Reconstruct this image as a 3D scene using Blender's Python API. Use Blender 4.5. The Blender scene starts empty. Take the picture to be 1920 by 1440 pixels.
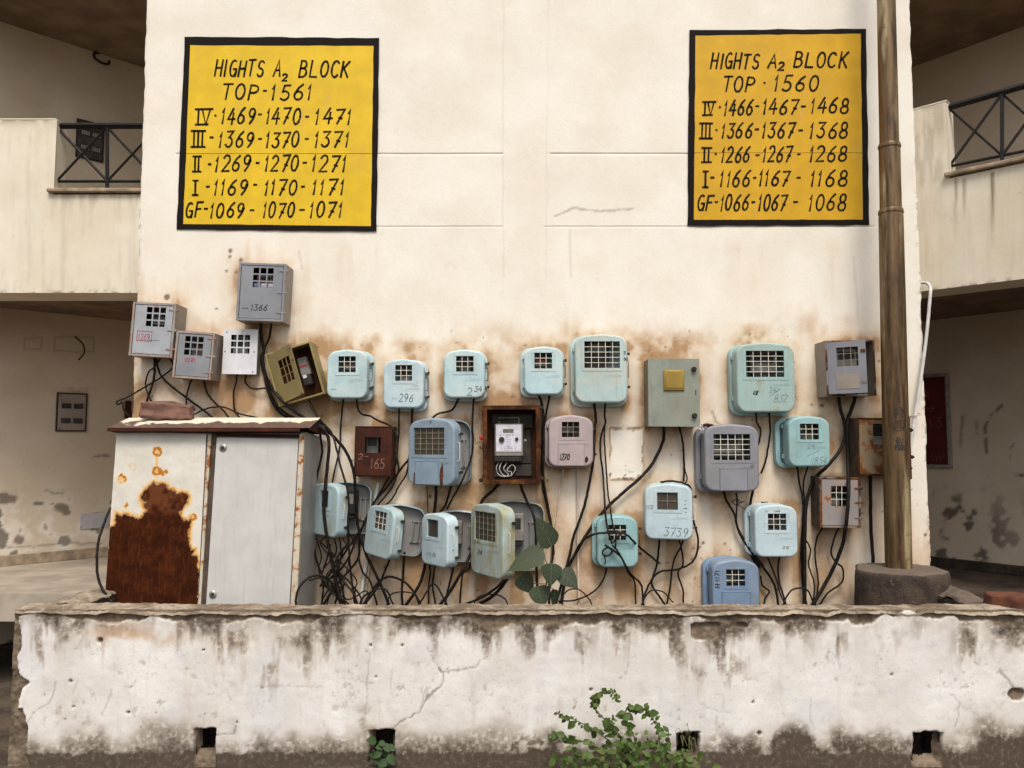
import bpy, bmesh, math, random
import numpy as np
from mathutils import Vector, Matrix

random.seed(7)
SC = bpy.context.scene
COL = SC.collection
R = math.radians

# ------------------------------------------------------------------ camera
F = 1493.0                 # focal length in pixels of a 1920 wide picture
D = 5.2                    # metres from the lens to the face of the metered wall
EYE = 1.6
TILT = R(4.3)
CAM = Vector((0, -D, EYE))
cd = bpy.data.cameras.new("camera")
cam = bpy.data.objects.new("camera", cd)
COL.objects.link(cam)
cam.location = CAM
cam.rotation_euler = (R(90) + TILT, 0, 0)
cd.sensor_width = 36.0
cd.lens = 36.0 * F / 1920.0
cd.clip_start = 0.05
cd.clip_end = 500
SC.camera = cam
SC.render.resolution_x = 1024
SC.render.resolution_y = 768

# ------------------------------------------------------------------ light
SUN_EL, SUN_AZ = 57.0, 175.0         # azimuth clockwise from +Y; the sun stands behind the photographer
w = bpy.data.worlds.new("World")
SC.world = w
w.use_nodes = True
wt = w.node_tree
bg = wt.nodes["Background"]
sky = wt.nodes.new("ShaderNodeTexSky")
sky.sky_type = 'NISHITA'
sky.sun_disc = False
sky.sun_elevation = R(SUN_EL)
sky.sun_rotation = R(SUN_AZ)
sky.dust_density = 4.0
hsv = wt.nodes.new("ShaderNodeHueSaturation")      # an overcast, nearly colourless sky
hsv.inputs["Saturation"].default_value = 0.12
wt.links.new(sky.outputs[0], hsv.inputs["Color"])
wt.links.new(hsv.outputs[0], bg.inputs[0])
bg.inputs[1].default_value = 0.11
sd = bpy.data.lights.new("sun", 'SUN')
sd.energy = 1.5
sd.angle = R(20)
sd.color = (1.0, 0.91, 0.78)
sun = bpy.data.objects.new("sun", sd)
COL.objects.link(sun)
dirn = Vector((math.sin(R(SUN_AZ)) * math.cos(R(SUN_EL)), math.cos(R(SUN_AZ)) * math.cos(R(SUN_EL)), math.sin(R(SUN_EL))))
sun.rotation_euler = dirn.to_track_quat('Z', 'Y').to_euler()
sun.location = dirn * 20
vs = SC.view_settings
vs.view_transform = 'Standard'
vs.look = 'None'
vs.exposure = 0.63
vs.gamma = 1.0

# ------------------------------------------------------------------ measuring: pixel of the 1920x1440 photograph -> place
def ray(px, py):
    u = (px - 960.0) / F
    v = (720.0 - py) / F
    return Vector((u, math.cos(TILT) - v * math.sin(TILT), math.sin(TILT) + v * math.cos(TILT)))

def at(px, py, Y=0.0):
    d = ray(px, py)
    return CAM + d * ((Y + D) / d.y)

def atp(px, py, P, N):
    d = ray(px, py)
    return CAM + d * ((P - CAM).dot(N) / d.dot(N))

def project(X, Y, Z):
    dx, dy, dz = X - CAM.x, Y - CAM.y, Z - CAM.z
    c, s = math.cos(TILT), math.sin(TILT)
    depth = dy * c + dz * s
    up = -dy * s + dz * c
    return 960 + F * dx / depth, 720 - F * up / depth

# ------------------------------------------------------------------ numpy noise
_rng = np.random.default_rng(11)
_LAT = _rng.random((16, 256, 256))
def vnoise(x, y, k=0):
    L = _LAT[k % 16]
    xi = np.floor(x).astype(int); yi = np.floor(y).astype(int)
    fx = x - xi; fy = y - yi
    fx = fx * fx * (3 - 2 * fx); fy = fy * fy * (3 - 2 * fy)
    a = L[xi & 255, yi & 255]; b = L[(xi + 1) & 255, yi & 255]
    c = L[xi & 255, (yi + 1) & 255]; d = L[(xi + 1) & 255, (yi + 1) & 255]
    return (a * (1 - fx) + b * fx) * (1 - fy) + (c * (1 - fx) + d * fx) * fy
def fbm(x, y, s, o=4, k=0, g=0.5):
    t = 0; a = 1.0; n = 0
    for i in range(o):
        t = t + a * vnoise(x * s + 17.3 * i, y * s + 9.1 * i, k + i); n += a
        a *= g; s *= 2.03
    return t / n
def sstep(a, b, x):
    t = np.clip((x - a) / (b - a), 0, 1)
    return t * t * (3 - 2 * t)
def segdist(px, py, pts):
    d = np.full(np.shape(px), 1e9)
    for (x0, y0), (x1, y1) in zip(pts[:-1], pts[1:]):
        vx, vy = x1 - x0, y1 - y0
        t = np.clip(((px - x0) * vx + (py - y0) * vy) / (vx * vx + vy * vy + 1e-9), 0, 1)
        d = np.minimum(d, np.hypot(px - x0 - t * vx, py - y0 - t * vy))
    return d
def inpoly(px, py, poly):
    c = np.zeros(np.shape(px), bool)
    n = len(poly)
    for i in range(n):
        x0, y0 = poly[i]; x1, y1 = poly[(i + 1) % n]
        k = ((y0 > py) != (y1 > py)) & (px < (x1 - x0) * (py - y0) / (y1 - y0 + 1e-9) + x0)
        c ^= k
    return c

# ------------------------------------------------------------------ object helpers
def thing(name, label, cat, loc=(0, 0, 0), rot=(0, 0, 0), group=None):
    o = bpy.data.objects.new(name, None)
    o.empty_display_size = 0.1
    COL.objects.link(o)
    o.location = loc
    o.rotation_euler = rot
    o["label"] = label
    o["category"] = cat
    if group: o["group"] = group
    return o

def tag(o, label, cat, group=None):
    o["label"] = label; o["category"] = cat
    if group: o["group"] = group
    return o

def link(name, me, mat, parent=None, smooth=None):
    if mat is not None: me.materials.append(mat)
    if smooth is not None:
        me.polygons.foreach_set("use_smooth", [True] * len(me.polygons))
        me.set_sharp_from_angle(angle=R(smooth))
    o = bpy.data.objects.new(name, me)
    COL.objects.link(o)
    if parent is not None: o.parent = parent
    return o

def obj(name, bm, mat, parent=None, smooth=None, recalc=True):
    if recalc: bmesh.ops.recalc_face_normals(bm, faces=bm.faces[:])
    me = bpy.data.meshes.new(name)
    bm.to_mesh(me); bm.free()
    return link(name, me, mat, parent, smooth)

def box(bm, x0, x1, y0, y1, z0, z1, bev=0.0, M=None, seg=1):
    vs_ = [bm.verts.new(p) for p in ((x0, y0, z0), (x1, y0, z0), (x1, y1, z0), (x0, y1, z0), (x0, y0, z1), (x1, y0, z1), (x1, y1, z1), (x0, y1, z1))]
    fs = [bm.faces.new([vs_[i] for i in q]) for q in ((0, 3, 2, 1), (4, 5, 6, 7), (0, 1, 5, 4), (1, 2, 6, 5), (2, 3, 7, 6), (3, 0, 4, 7))]
    if bev > 0:
        es = list({e for f in fs for e in f.edges})
        r = bmesh.ops.bevel(bm, geom=es, offset=bev, segments=seg, affect='EDGES', profile=0.5)
        vs_ = list({v for f in r['faces'] for v in f.verts} | {v for v in vs_ if v.is_valid})
    if M is not None:
        bmesh.ops.transform(bm, matrix=M, verts=vs_)
    return vs_

def catmull(pts, n=6):
    P = [Vector(p) for p in pts]
    if len(P) < 3: 
        return [P[0].lerp(P[-1], i / n) for i in range(n + 1)]
    out = []
    for i in range(len(P) - 1):
        p0 = P[i - 1] if i > 0 else P[0] * 2 - P[1]
        p1, p2 = P[i], P[i + 1]
        p3 = P[i + 2] if i + 2 < len(P) else P[-1] * 2 - P[-2]
        for j in range(n):
            t = j / n
            out.append(0.5 * ((2 * p1) + (p2 - p0) * t + (2 * p0 - 5 * p1 + 4 * p2 - p3) * t * t + (3 * p1 - p0 - 3 * p2 + p3) * t ** 3))
    out.append(P[-1])
    return out

def tube(bm, pts, r, sides=8, caps=True):
    n = len(pts)
    rings = []
    up = Vector((0, 1, 0))
    for i, p in enumerate(pts):
        t = (pts[min(i + 1, n - 1)] - pts[max(i - 1, 0)])
        if t.length < 1e-9: t = Vector((0, 0, 1))
        t.normalize()
        a = t.cross(up)
        if a.length < 0.05: a = t.cross(Vector((1, 0, 0)))
        a.normalize()
        b = t.cross(a).normalized()
        rr = r[i] if isinstance(r, (list, tuple)) else r
        rings.append([bm.verts.new(p + (a * math.cos(2 * math.pi * k / sides) + b * math.sin(2 * math.pi * k / sides)) * rr) for k in range(sides)])
    for A, B in zip(rings[:-1], rings[1:]):
        for k in range(sides):
            bm.faces.new((A[k], A[(k + 1) % sides], B[(k + 1) % sides], B[k]))
    if caps:
        bm.faces.new(rings[0][::-1]); bm.faces.new(rings[-1])
    return rings

def grid_mesh(name, V, nx, nz, keep=None, attrs=None):
    """V: (nx*nz,3) numpy, index i*nz+j"""
    i, j = np.meshgrid(np.arange(nx - 1), np.arange(nz - 1), indexing='ij')
    a = i * nz + j
    q = np.stack([a, a + nz, a + nz + 1, a + 1], -1).reshape(-1, 4)
    if keep is not None: q = q[keep.reshape(-1)]
    me = bpy.data.meshes.new(name)
    me.vertices.add(len(V)); me.vertices.foreach_set("co", V.astype(np.float32).ravel())
    me.loops.add(q.size); me.loops.foreach_set("vertex_index", q.astype(np.int32).ravel())
    me.polygons.add(len(q)); me.polygons.foreach_set("loop_start", (np.arange(len(q)) * 4).astype(np.int32))
    me.polygons.foreach_set("use_smooth", np.ones(len(q), bool))
    me.update(calc_edges=True)
    for k, v in (attrs or {}).items():
        at_ = me.attributes.new(k, 'FLOAT', 'POINT')
        at_.data.foreach_set("value", v.astype(np.float32).ravel())
    return me

# ------------------------------------------------------------------ materials
class NT:
    def __init__(s, name):
        s.m = bpy.data.materials.new(name); s.m.use_nodes = True
        s.t = s.m.node_tree; s.b = s.t.nodes["Principled BSDF"]
        tc = s.t.nodes.new("ShaderNodeTexCoord")
        s.obj = tc.outputs["Object"]
        s.vec = s.obj
    def node(s, typ, props=None, ins=None):
        n = s.t.nodes.new(typ)
        for k, v in (props or {}).items(): setattr(n, k, v)
        for k, v in (ins or {}).items():
            so = n.inputs[k]
            if isinstance(v, bpy.types.NodeSocket): s.t.links.new(v, so)
            else: so.default_value = v
        return n
    def rnd(s):
        oi = s.node("ShaderNodeObjectInfo")
        k = s.node("ShaderNodeVectorMath", {"operation": 'SCALE'}, {0: (31.0, 17.0, 23.0), "Scale": oi.outputs["Random"]})
        s.vec = s.node("ShaderNodeVectorMath", {"operation": 'ADD'}, {0: s.obj, 1: k.outputs[0]}).outputs[0]
    def scaled(s, v):
        return s.node("ShaderNodeVectorMath", {"operation": 'MULTIPLY'}, {0: s.vec, 1: v}).outputs[0]
    def noise(s, scale, detail=4, rough=0.55, vec=None, dist=0.0):
        return s.node("ShaderNodeTexNoise", None, {"Vector": vec or s.vec, "Scale": scale, "Detail": detail, "Roughness": rough, "Distortion": dist}).outputs["Fac"]
    def ramp(s, fac, a, b, lo=0.0, hi=1.0):
        n = s.node("ShaderNodeMapRange", {"interpolation_type": 'SMOOTHSTEP'}, {"Value": fac, "From Min": a, "From Max": b, "To Min": lo, "To Max": hi})
        return n.outputs[0]
    def mix(s, fac, a, b, blend='MIX'):
        n = s.node("ShaderNodeMix", {"data_type": 'RGBA', "blend_type": blend})
        for k, v in ((0, fac), (6, a), (7, b)):
            if isinstance(v, bpy.types.NodeSocket): s.t.links.new(v, n.inputs[k])
            else: n.inputs[k].default_value = (tuple(v) + (1.0,))[:4] if k else v
        return n.outputs[2]
    def math(s, op, a, b=0.0):
        return s.node("ShaderNodeMath", {"operation": op}, {0: a, 1: b}).outputs[0]
    def attr(s, name):
        return s.node("ShaderNodeAttribute", {"attribute_name": name}).outputs["Fac"]
    def set(s, **k):
        for n, v in k.items():
            so = s.b.inputs[n.replace("_", " ")]
            if isinstance(v, bpy.types.NodeSocket): s.t.links.new(v, so)
            else: so.default_value = (tuple(v) + (1.0,))[:4] if isinstance(v, tuple) and len(v) == 3 else v
        return s
    def bump(s, h, strength=0.3, dist=0.003):
        n = s.node("ShaderNodeBump", None, {"Height": h, "Strength": strength, "Distance": dist})
        s.t.links.new(n.outputs[0], s.b.inputs["Normal"])
    def edge(s, rad=0.006):
        bv = s.node("ShaderNodeBevel", {"samples": 4}, {"Radius": rad})
        ge = s.node("ShaderNodeNewGeometry")
        d = s.node("ShaderNodeVectorMath", {"operation": 'DOT_PRODUCT'}, {0: bv.outputs[0], 1: ge.outputs["Normal"]})
        return s.math('SUBTRACT', 1.0, d.outputs["Value"])

def plain(name, col, rough=0.7, var=0.15, scale=20.0, metal=0.0, bump=0.0, spec=0.3):
    g = NT(name); g.rnd()
    n = g.noise(scale, 4)
    c = g.mix(g.ramp(n, 0.3, 0.7), tuple(x * (1 - var) for x in col), tuple(min(1, x * (1 + var)) for x in col))
    g.set(Base_Color=c, Roughness=rough, Metallic=metal, Specular_IOR_Level=spec)
    if bump: g.bump(n, bump)
    return g.m

def paint(name, col, rust=0.15, grime=0.4, rough=0.5, edge=0.0, fade=None, yellow=0.0, var=0.12, rustcol=(0.19, 0.062, 0.016)):
    """old enamel on sheet steel: mottled, streaked, chipped to rust"""
    g = NT(name); g.rnd()
    n1 = g.noise(7, 5, 0.6)
    c = g.mix(g.ramp(n1, 0.3, 0.72), tuple(x * (1 - var * 1.2) for x in col), tuple(min(1, x * (1 + var * .6)) for x in col))
    if fade:
        nf = g.noise(4.0, 4, 0.6, vec=g.scaled((1, 1, 1.6)))
        c = g.mix(g.ramp(nf, 0.42, 0.66), c, fade)
    if yellow:
        ny = g.noise(9, 4, 0.6, vec=g.scaled((1, 1, 0.5)))
        c = g.mix(g.ramp(ny, 0.6 - 0.2 * yellow, 0.8 - 0.1 * yellow), c, (0.30, 0.25, 0.09))
    ns = g.noise(1.0, 5, 0.6, vec=g.scaled((60, 60, 5)))
    c = g.mix(g.ramp(ns, 0.5, 0.8, 0, 0.45 * grime), c, (0.16, 0.13, 0.10))
    nd = g.noise(70, 4, 0.7)
    c = g.mix(g.ramp(nd, 0.6, 0.72, 0, 0.6 * grime), c, (0.13, 0.115, 0.10))
    lo = g.noise(2.5, 3, 0.5)
    c = g.mix(g.ramp(lo, 0.45, 0.7, 0, 0.30 * grime), c, (0.30, 0.25, 0.18))
    fs = g.noise(260, 2, 0.6)
    c = g.mix(g.ramp(fs, 0.60, 0.72, 0, 0.7 * grime), c, (0.07, 0.055, 0.045))
    sc = g.noise(1.0, 3, 0.6, vec=g.scaled((40, 40, 230)))
    c = g.mix(g.ramp(sc, 0.68, 0.76, 0, 0.35 * grime), c, tuple(min(1, x * 1.5) for x in col))
    nr = g.noise(14, 8, 0.68)
    fac = g.ramp(nr, 0.74 - 0.2 * rust, 0.80 - 0.2 * rust)
    if edge:
        e = g.edge(0.012)
        m = g.math('MULTIPLY', g.ramp(e, 0.01, 0.12), g.ramp(nr, 0.70 - 0.3 * edge, 0.78 - 0.3 * edge))
        fac = g.math('MAXIMUM', fac, m)
    rc = g.mix(g.noise(60, 4), tuple(x * 0.45 for x in rustcol), tuple(x * 1.9 for x in rustcol))
    halo = g.ramp(nr, 0.66 - 0.2 * rust, 0.78 - 0.2 * rust, 0, 0.5)
    c = g.mix(halo, c, (0.40, 0.22, 0.08))
    c = g.mix(fac, c, rc)
    g.set(Base_Color=c, Roughness=g.ramp(fac, 0, 1, rough, 0.9), Specular_IOR_Level=0.35)
    g.bump(g.math('ADD', g.math('MULTIPLY', nd, 0.25), g.math('ADD', nr, g.math('MULTIPLY', n1, 1.5))), 0.22, 0.003)
    return g.m

def rusty(name, a=(0.10, 0.028, 0.010), b=(0.30, 0.105, 0.022), c2=None, sc=9):
    g = NT(name); g.rnd()
    n = g.noise(sc, 7, 0.65); n2 = g.noise(sc * 8, 4, 0.6)
    c = g.mix(g.ramp(n, 0.42, 0.68), a, b)
    c = g.mix(g.ramp(n2, 0.45, 0.8, 0, 0.6), c, tuple(x * 0.35 for x in a))
    if c2:
        c = g.mix(g.ramp(g.noise(6, 6, 0.65), 0.5, 0.56), c, c2)
    g.set(Base_Color=c, Roughness=0.85, Specular_IOR_Level=0.2)
    g.bump(n2, 0.3, 0.002)
    return g.m

MAT = {}
def mats():
    m = MAT
    # main wall -------------------------------------------------
    g = NT("cream_plaster")
    n = g.noise(2.2, 6, 0.6); n2 = g.noise(24, 6, 0.65); n3 = g.noise(140, 3, 0.6)
    c = g.mix(g.ramp(n, 0.32, 0.7), (0.765, 0.705, 0.61), (0.825, 0.785, 0.715))
    st = g.attr("stain"); gr = g.attr("grime"); wh = g.attr("white")
    stv = g.math('ADD', st, g.math('MULTIPLY', g.math('SUBTRACT', n2, 0.5), g.math('MULTIPLY', st, 0.8)))
    c = g.mix(g.ramp(stv, 0.02, 0.65), c, (0.66, 0.53, 0.40))
    c = g.mix(g.ramp(stv, 0.50, 1.25), c, (0.40, 0.245, 0.13))
    c = g.mix(wh, c, (0.82, 0.765, 0.685))
    n5 = g.noise(75, 4, 0.75); n6 = g.noise(11, 6, 0.7)
    c = g.mix(g.ramp(n5, 0.50, 0.74, 0, 0.30), c, (0.56, 0.47, 0.37))
    c = g.mix(g.ramp(n6, 0.54, 0.72, 0, 0.30), c, (0.64, 0.57, 0.47))
    c = g.mix(g.ramp(n3, 0.62, 0.8, 0, 0.35), c, (0.5, 0.4, 0.3))
    c = g.mix(gr, c, (0.115, 0.075, 0.05))
    g.set(Base_Color=c, Roughness=0.92, Specular_IOR_Level=0.15)
    g.bump(g.math('ADD', n2, g.math('MULTIPLY', n3, 0.5)), 0.35, 0.004)
    m["plaster"] = g.m
    # recess walls: the cream toned down to stand for shade, dirt on top
    g = NT("shade_toned_plaster")
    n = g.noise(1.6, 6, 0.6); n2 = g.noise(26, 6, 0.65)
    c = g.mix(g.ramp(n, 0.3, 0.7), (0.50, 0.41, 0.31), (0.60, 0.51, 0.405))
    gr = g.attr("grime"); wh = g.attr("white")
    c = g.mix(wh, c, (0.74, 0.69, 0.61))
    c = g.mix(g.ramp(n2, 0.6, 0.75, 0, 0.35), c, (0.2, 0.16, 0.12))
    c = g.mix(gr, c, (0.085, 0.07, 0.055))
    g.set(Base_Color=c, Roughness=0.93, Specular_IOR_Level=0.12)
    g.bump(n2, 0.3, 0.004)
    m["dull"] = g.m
    m["ceiling"] = plain("shade_brown_ceiling", (0.17, 0.12, 0.08), 0.95, 0.25, 4)  # ceiling colour darkened to deepen shade in the stair corners
    # balcony parapet
    g = NT("balcony_plaster")
    n = g.noise(2.0, 6, 0.6); n2 = g.noise(24, 6, 0.65)
    sv = g.noise(1.0, 5, 0.6, vec=g.scaled((9, 9, 0.8)))
    c = g.mix(g.ramp(n, 0.3, 0.7), (0.66, 0.585, 0.46), (0.75, 0.69, 0.585))
    c = g.mix(g.ramp(sv, 0.5, 0.8, 0, 0.3), c, (0.46, 0.37, 0.26))
    c = g.mix(g.attr("grime"), c, (0.17, 0.10, 0.055))
    c = g.mix(g.ramp(n2, 0.64, 0.76, 0, 0.35), c, (0.25, 0.18, 0.12))
    g.set(Base_Color=c, Roughness=0.92, Specular_IOR_Level=0.12)
    g.bump(n2, 0.3, 0.004)
    m["parapet"] = g.m
    # low wall
    g = NT("mouldy_whitewash")
    n = g.noise(3, 6, 0.6); n2 = g.noise(40, 6, 0.7); n3 = g.noise(9, 7, 0.7)
    c = g.mix(g.ramp(n, 0.3, 0.7), (0.62, 0.585, 0.545), (0.76, 0.74, 0.71))
    n4 = g.noise(2.2, 5, 0.65); n5 = g.noise(85, 4, 0.75); nvs = g.noise(1.0, 5, 0.65, vec=g.scaled((14, 14, 2.0)))
    c = g.mix(g.ramp(n4, 0.50, 0.66, 0, 0.55), c, (0.60, 0.605, 0.63))
    c = g.mix(g.ramp(nvs, 0.54, 0.74, 0, 0.45), c, (0.50, 0.45, 0.385))
    c = g.mix(g.ramp(n3, 0.52, 0.74, 0, 0.5), c, (0.46, 0.41, 0.36))
    c = g.mix(g.ramp(n5, 0.52, 0.72, 0, 0.40), c, (0.36, 0.31, 0.26))
    c = g.mix(g.attr("rustwash"), c, (0.50, 0.29, 0.13))
    mo = g.attr("mould")
    mv = g.math('ADD', mo, g.math('MULTIPLY', g.math('SUBTRACT', n2, 0.5), g.math('MULTIPLY', mo, 1.25)))
    c = g.mix(g.ramp(mo, 0.02, 0.55, 0, 0.75), c, (0.40, 0.335, 0.275))
    c = g.mix(g.ramp(mv, 0.20, 1.05, 0, 0.95), c, (0.060, 0.041, 0.028))
    ba = g.attr("bare")
    bc = g.mix(g.ramp(n3, 0.35, 0.65), (0.10, 0.075, 0.052), (0.235, 0.18, 0.13))
    bc = g.mix(g.ramp(n2, 0.5, 0.7, 0, 0.6), bc, (0.07, 0.052, 0.038))
    c = g.mix(ba, c, bc)
    c = g.mix(g.attr("crack"), c, (0.07, 0.05, 0.035))
    g.set(Base_Color=c, Roughness=0.95, Specular_IOR_Level=0.1)
    g.bump(g.math('ADD', n2, g.math('MULTIPLY', n3, 0.8)), 0.22, 0.004)
    m["whitewash"] = g.m
    g = NT("weathered_mortar")
    n = g.noise(7, 7, 0.65); n2 = g.noise(45, 6, 0.7); n3 = g.noise(3.0, 5, 0.6, vec=g.scaled((1, 3, 1)))
    c = g.mix(g.ramp(n, 0.36, 0.66), (0.155, 0.115, 0.08), (0.40, 0.33, 0.255))
    c = g.mix(g.ramp(n2, 0.5, 0.68, 0, 0.75), c, (0.10, 0.078, 0.058))
    c = g.mix(g.ramp(n3, 0.6, 0.75, 0, 0.6), c, (0.30, 0.12, 0.075))
    g.set(Base_Color=c, Roughness=0.95, Specular_IOR_Level=0.1)
    g.bump(g.math('ADD', n, n2), 0.7, 0.01)
    m["mortar"] = g.m
    m["hole"] = plain("dark_brick_hole", (0.05, 0.038, 0.03), 0.95, 0.4, 30, bump=0.4)  # dark brown lining for the drain holes
    m["ground"] = None
    g = NT("bare_earth")
    n = g.noise(3, 8, 0.65); n2 = g.noise(30, 6, 0.7)
    c = g.mix(g.ramp(n, 0.35, 0.65), (0.055, 0.04, 0.03), (0.12, 0.09, 0.068))
    c = g.mix(g.ramp(n2, 0.55, 0.7, 0, 0.6), c, (0.17, 0.14, 0.11))
    g.set(Base_Color=c, Roughness=0.97, Specular_IOR_Level=0.1); g.bump(n2, 0.8, 0.02)
    m["ground"] = g.m
    m["marble"] = plain("dusty_stone_tile", (0.34, 0.29, 0.235), 0.6, 0.2, 5)
    m["slab"] = plain("stone_sill", (0.30, 0.23, 0.16), 0.8, 0.35, 12, bump=0.3)
    # signs
    for k, col in (("yellow", (0.70, 0.455, 0.010)), ("ochre", (0.60, 0.335, 0.006))):
        g = NT(k + "_sign_paint")
        n = g.noise(5, 6, 0.65); n2 = g.noise(45, 5, 0.7); n3 = g.noise(1.0, 6, 0.6, vec=g.scaled((10, 10, 2.5)))
        c = g.mix(g.ramp(n, 0.35, 0.7), tuple(x * 0.9 for x in col), tuple(x * 1.08 for x in col))
        c = g.mix(g.ramp(n3, 0.55, 0.78, 0, 0.35), c, (0.55, 0.34, 0.10))
        c = g.mix(g.ramp(n2, 0.72, 0.80, 0, 0.4), c, (0.72, 0.54, 0.18))
        g.set(Base_Color=c, Roughness=0.55, Specular_IOR_Level=0.3); g.bump(n2, 0.15, 0.002)
        m[k] = g.m
    g = NT("black_sign_paint")
    n = g.noise(30, 6, 0.7)
    c = g.mix(g.ramp(n, 0.6, 0.78, 0, 0.6), (0.009, 0.006, 0.005), (0.05, 0.035, 0.026))
    g.set(Base_Color=c, Roughness=0.75, Specular_IOR_Level=0.12); m["black"] = g.m
    m["ink"] = plain("faded_ink", (0.05, 0.055, 0.06), 0.8, 0.5, 60)
    m["pencil"] = plain("pencil_marks", (0.16, 0.19, 0.20), 0.8, 0.5, 60)
    m["redink"] = plain("red_marker", (0.42, 0.035, 0.04), 0.7, 0.2, 60)
    m["chalk"] = plain("scratched_marks", (0.32, 0.17, 0.13), 0.8, 0.4, 60)
    # steel boxes
    m["sky_blue"] = paint("sky_blue_enamel", (0.43, 0.585, 0.625), 0.03, 0.5, 0.5, edge=0.35, fade=(0.50, 0.61, 0.605))
    m["pale_blue"] = paint("pale_blue_enamel", (0.46, 0.58, 0.63), 0.05, 0.55, 0.52, edge=0.4, fade=(0.53, 0.615, 0.63))
    m["worn_blue"] = paint("worn_blue_enamel", (0.38, 0.50, 0.535), 0.14, 0.75, 0.55, edge=0.3, yellow=0.35)
    m["yellowed"] = paint("yellowed_blue_enamel", (0.40, 0.48, 0.465), 0.14, 0.75, 0.55, edge=0.3, yellow=0.95)
    m["grey_green"] = paint("faded_grey_green_enamel", (0.42, 0.55, 0.55), 0.06, 0.65, 0.5, edge=0.4, fade=(0.50, 0.54, 0.48))
    m["sea_green"] = paint("sea_green_enamel", (0.32, 0.48, 0.47), 0.08, 0.65, 0.5, edge=0.4, fade=(0.33, 0.45, 0.43), yellow=0.30)
    m["teal"] = paint("teal_enamel", (0.28, 0.46, 0.475), 0.09, 0.65, 0.5, edge=0.4)
    m["slate_blue"] = paint("slate_blue_enamel", (0.225, 0.305, 0.385), 0.16, 0.5, 0.45)
    m["deep_blue"] = paint("dusty_blue_enamel", (0.18, 0.265, 0.39), 0.08, 0.6, 0.45)
    m["grey_enamel"] = paint("lilac_grey_enamel", (0.235, 0.24, 0.275), 0.08, 0.6, 0.45)
    m["mauve"] = paint("mauve_enamel", (0.41, 0.335, 0.34), 0.14, 0.45, 0.5)
    m["box_grey"] = paint("grey_sheet_paint", (0.235, 0.245, 0.27), 0.06, 0.35, 0.5, edge=0.5)
    m["box_pale"] = paint("pale_grey_sheet_paint", (0.36, 0.38, 0.42), 0.03, 0.3, 0.5, edge=0.6)
    m["box_frame"] = paint("stained_grey_frame", (0.33, 0.31, 0.30), 0.55, 0.6, 0.55, edge=0.9)
    m["box_side"] = paint("brown_grey_side_sheet", (0.29, 0.245, 0.21), 0.1, 0.5, 0.6)  # brown-grey sheet for box sides, plates and the fuse board
    m["box_white"] = paint("white_sheet_paint", (0.66, 0.665, 0.70), 0.0, 0.15, 0.45)
    m["khaki"] = paint("khaki_sheet_paint", (0.27, 0.215, 0.088), 0.12, 0.4, 0.5, edge=0.5)
    m["green_steel"] = paint("grey_green_sheet_paint", (0.245, 0.27, 0.225), 0.03, 0.75, 0.5, edge=0.3)
    m["green_side"] = paint("dull_brown_green_side", (0.16, 0.135, 0.10), 0.1, 0.6, 0.5)
    m["mauve_grey"] = paint("rust_bitten_lilac_grey", (0.28, 0.255, 0.255), 0.78, 0.7, 0.5, edge=0.9)
    m["rust_dark"] = rusty("dark_red_rust", (0.040, 0.013, 0.008), (0.070, 0.020, 0.010))
    m["rust_frame"] = rusty("orange_brown_rust", (0.032, 0.010, 0.005), (0.17, 0.060, 0.015), None, 11)
    m["rust_edge"] = rusty("rust_gnawed_frame", (0.055, 0.024, 0.012), (0.20, 0.085, 0.028), (0.21, 0.18, 0.16), 13)
    m["rust_panel"] = rusty("rust_over_paint", (0.13, 0.045, 0.013), (0.30, 0.115, 0.026), (0.20, 0.15, 0.092), 8)
    m["brown_side"] = plain("dark_brown_side_sheet", (0.075, 0.052, 0.037), 0.8, 0.35, 14)  # dark brown sheet for box sides and the cabinet's door gap
    m["rust_brown"] = rusty("brown_interior_rust", (0.06, 0.024, 0.012), (0.10, 0.038, 0.018))
    m["inside"] = plain("dark_box_interior", (0.06, 0.052, 0.045), 0.85, 0.3, 15)
    m["tray_in"] = paint("grimy_tray_lining", (0.26, 0.255, 0.25), 0.12, 0.9, 0.65)
    m["bars"] = plain("cream_grille_bars", (0.66, 0.63, 0.55), 0.55, 0.12, 40)
    m["bars_dull"] = plain("dull_grille_bars", (0.21, 0.185, 0.13), 0.6, 0.3, 40)
    g = NT("dusty_glass"); g.rnd()
    n = g.noise(25, 5, 0.6)
    g.set(Base_Color=g.mix(n, (0.03, 0.026, 0.02), (0.085, 0.073, 0.055)), Roughness=0.35, Specular_IOR_Level=0.4)
    m["glass"] = g.m
    m["amber"] = plain("amber_plastic", (0.30, 0.20, 0.04), 0.4, 0.2, 8)
    m["meter"] = plain("pale_meter_case", (0.22, 0.205, 0.185), 0.5, 0.3, 14)
    m["meter_dark"] = plain("black_bakelite", (0.03, 0.027, 0.026), 0.5, 0.3, 20)
    m["plaque"] = plain("dull_lavender_plaque", (0.42, 0.40, 0.42), 0.6, 0.1, 12)
    m["meter_face"] = plain("white_meter_plate", (0.60, 0.585, 0.66), 0.5, 0.12, 30)
    m["lcd"] = plain("grey_lcd", (0.14, 0.12, 0.085), 0.3, 0.1, 20)
    m["brass"] = plain("dull_brass", (0.22, 0.16, 0.085), 0.45, 0.35, 60, metal=0.6)
    m["dark_metal"] = plain("blackened_metal", (0.035, 0.026, 0.02), 0.6, 0.4, 60, metal=0.3)
    m["steel"] = plain("dull_steel", (0.34, 0.33, 0.31), 0.4, 0.3, 60, metal=0.7)
    g = NT("black_cable"); g.rnd()
    n = g.noise(30, 4, 0.6)
    g.set(Base_Color=g.mix(g.ramp(n, 0.45, 0.85), (0.008, 0.006, 0.005), (0.045, 0.032, 0.023)), Roughness=0.6, Specular_IOR_Level=0.2)
    m["cable"] = g.m
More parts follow.
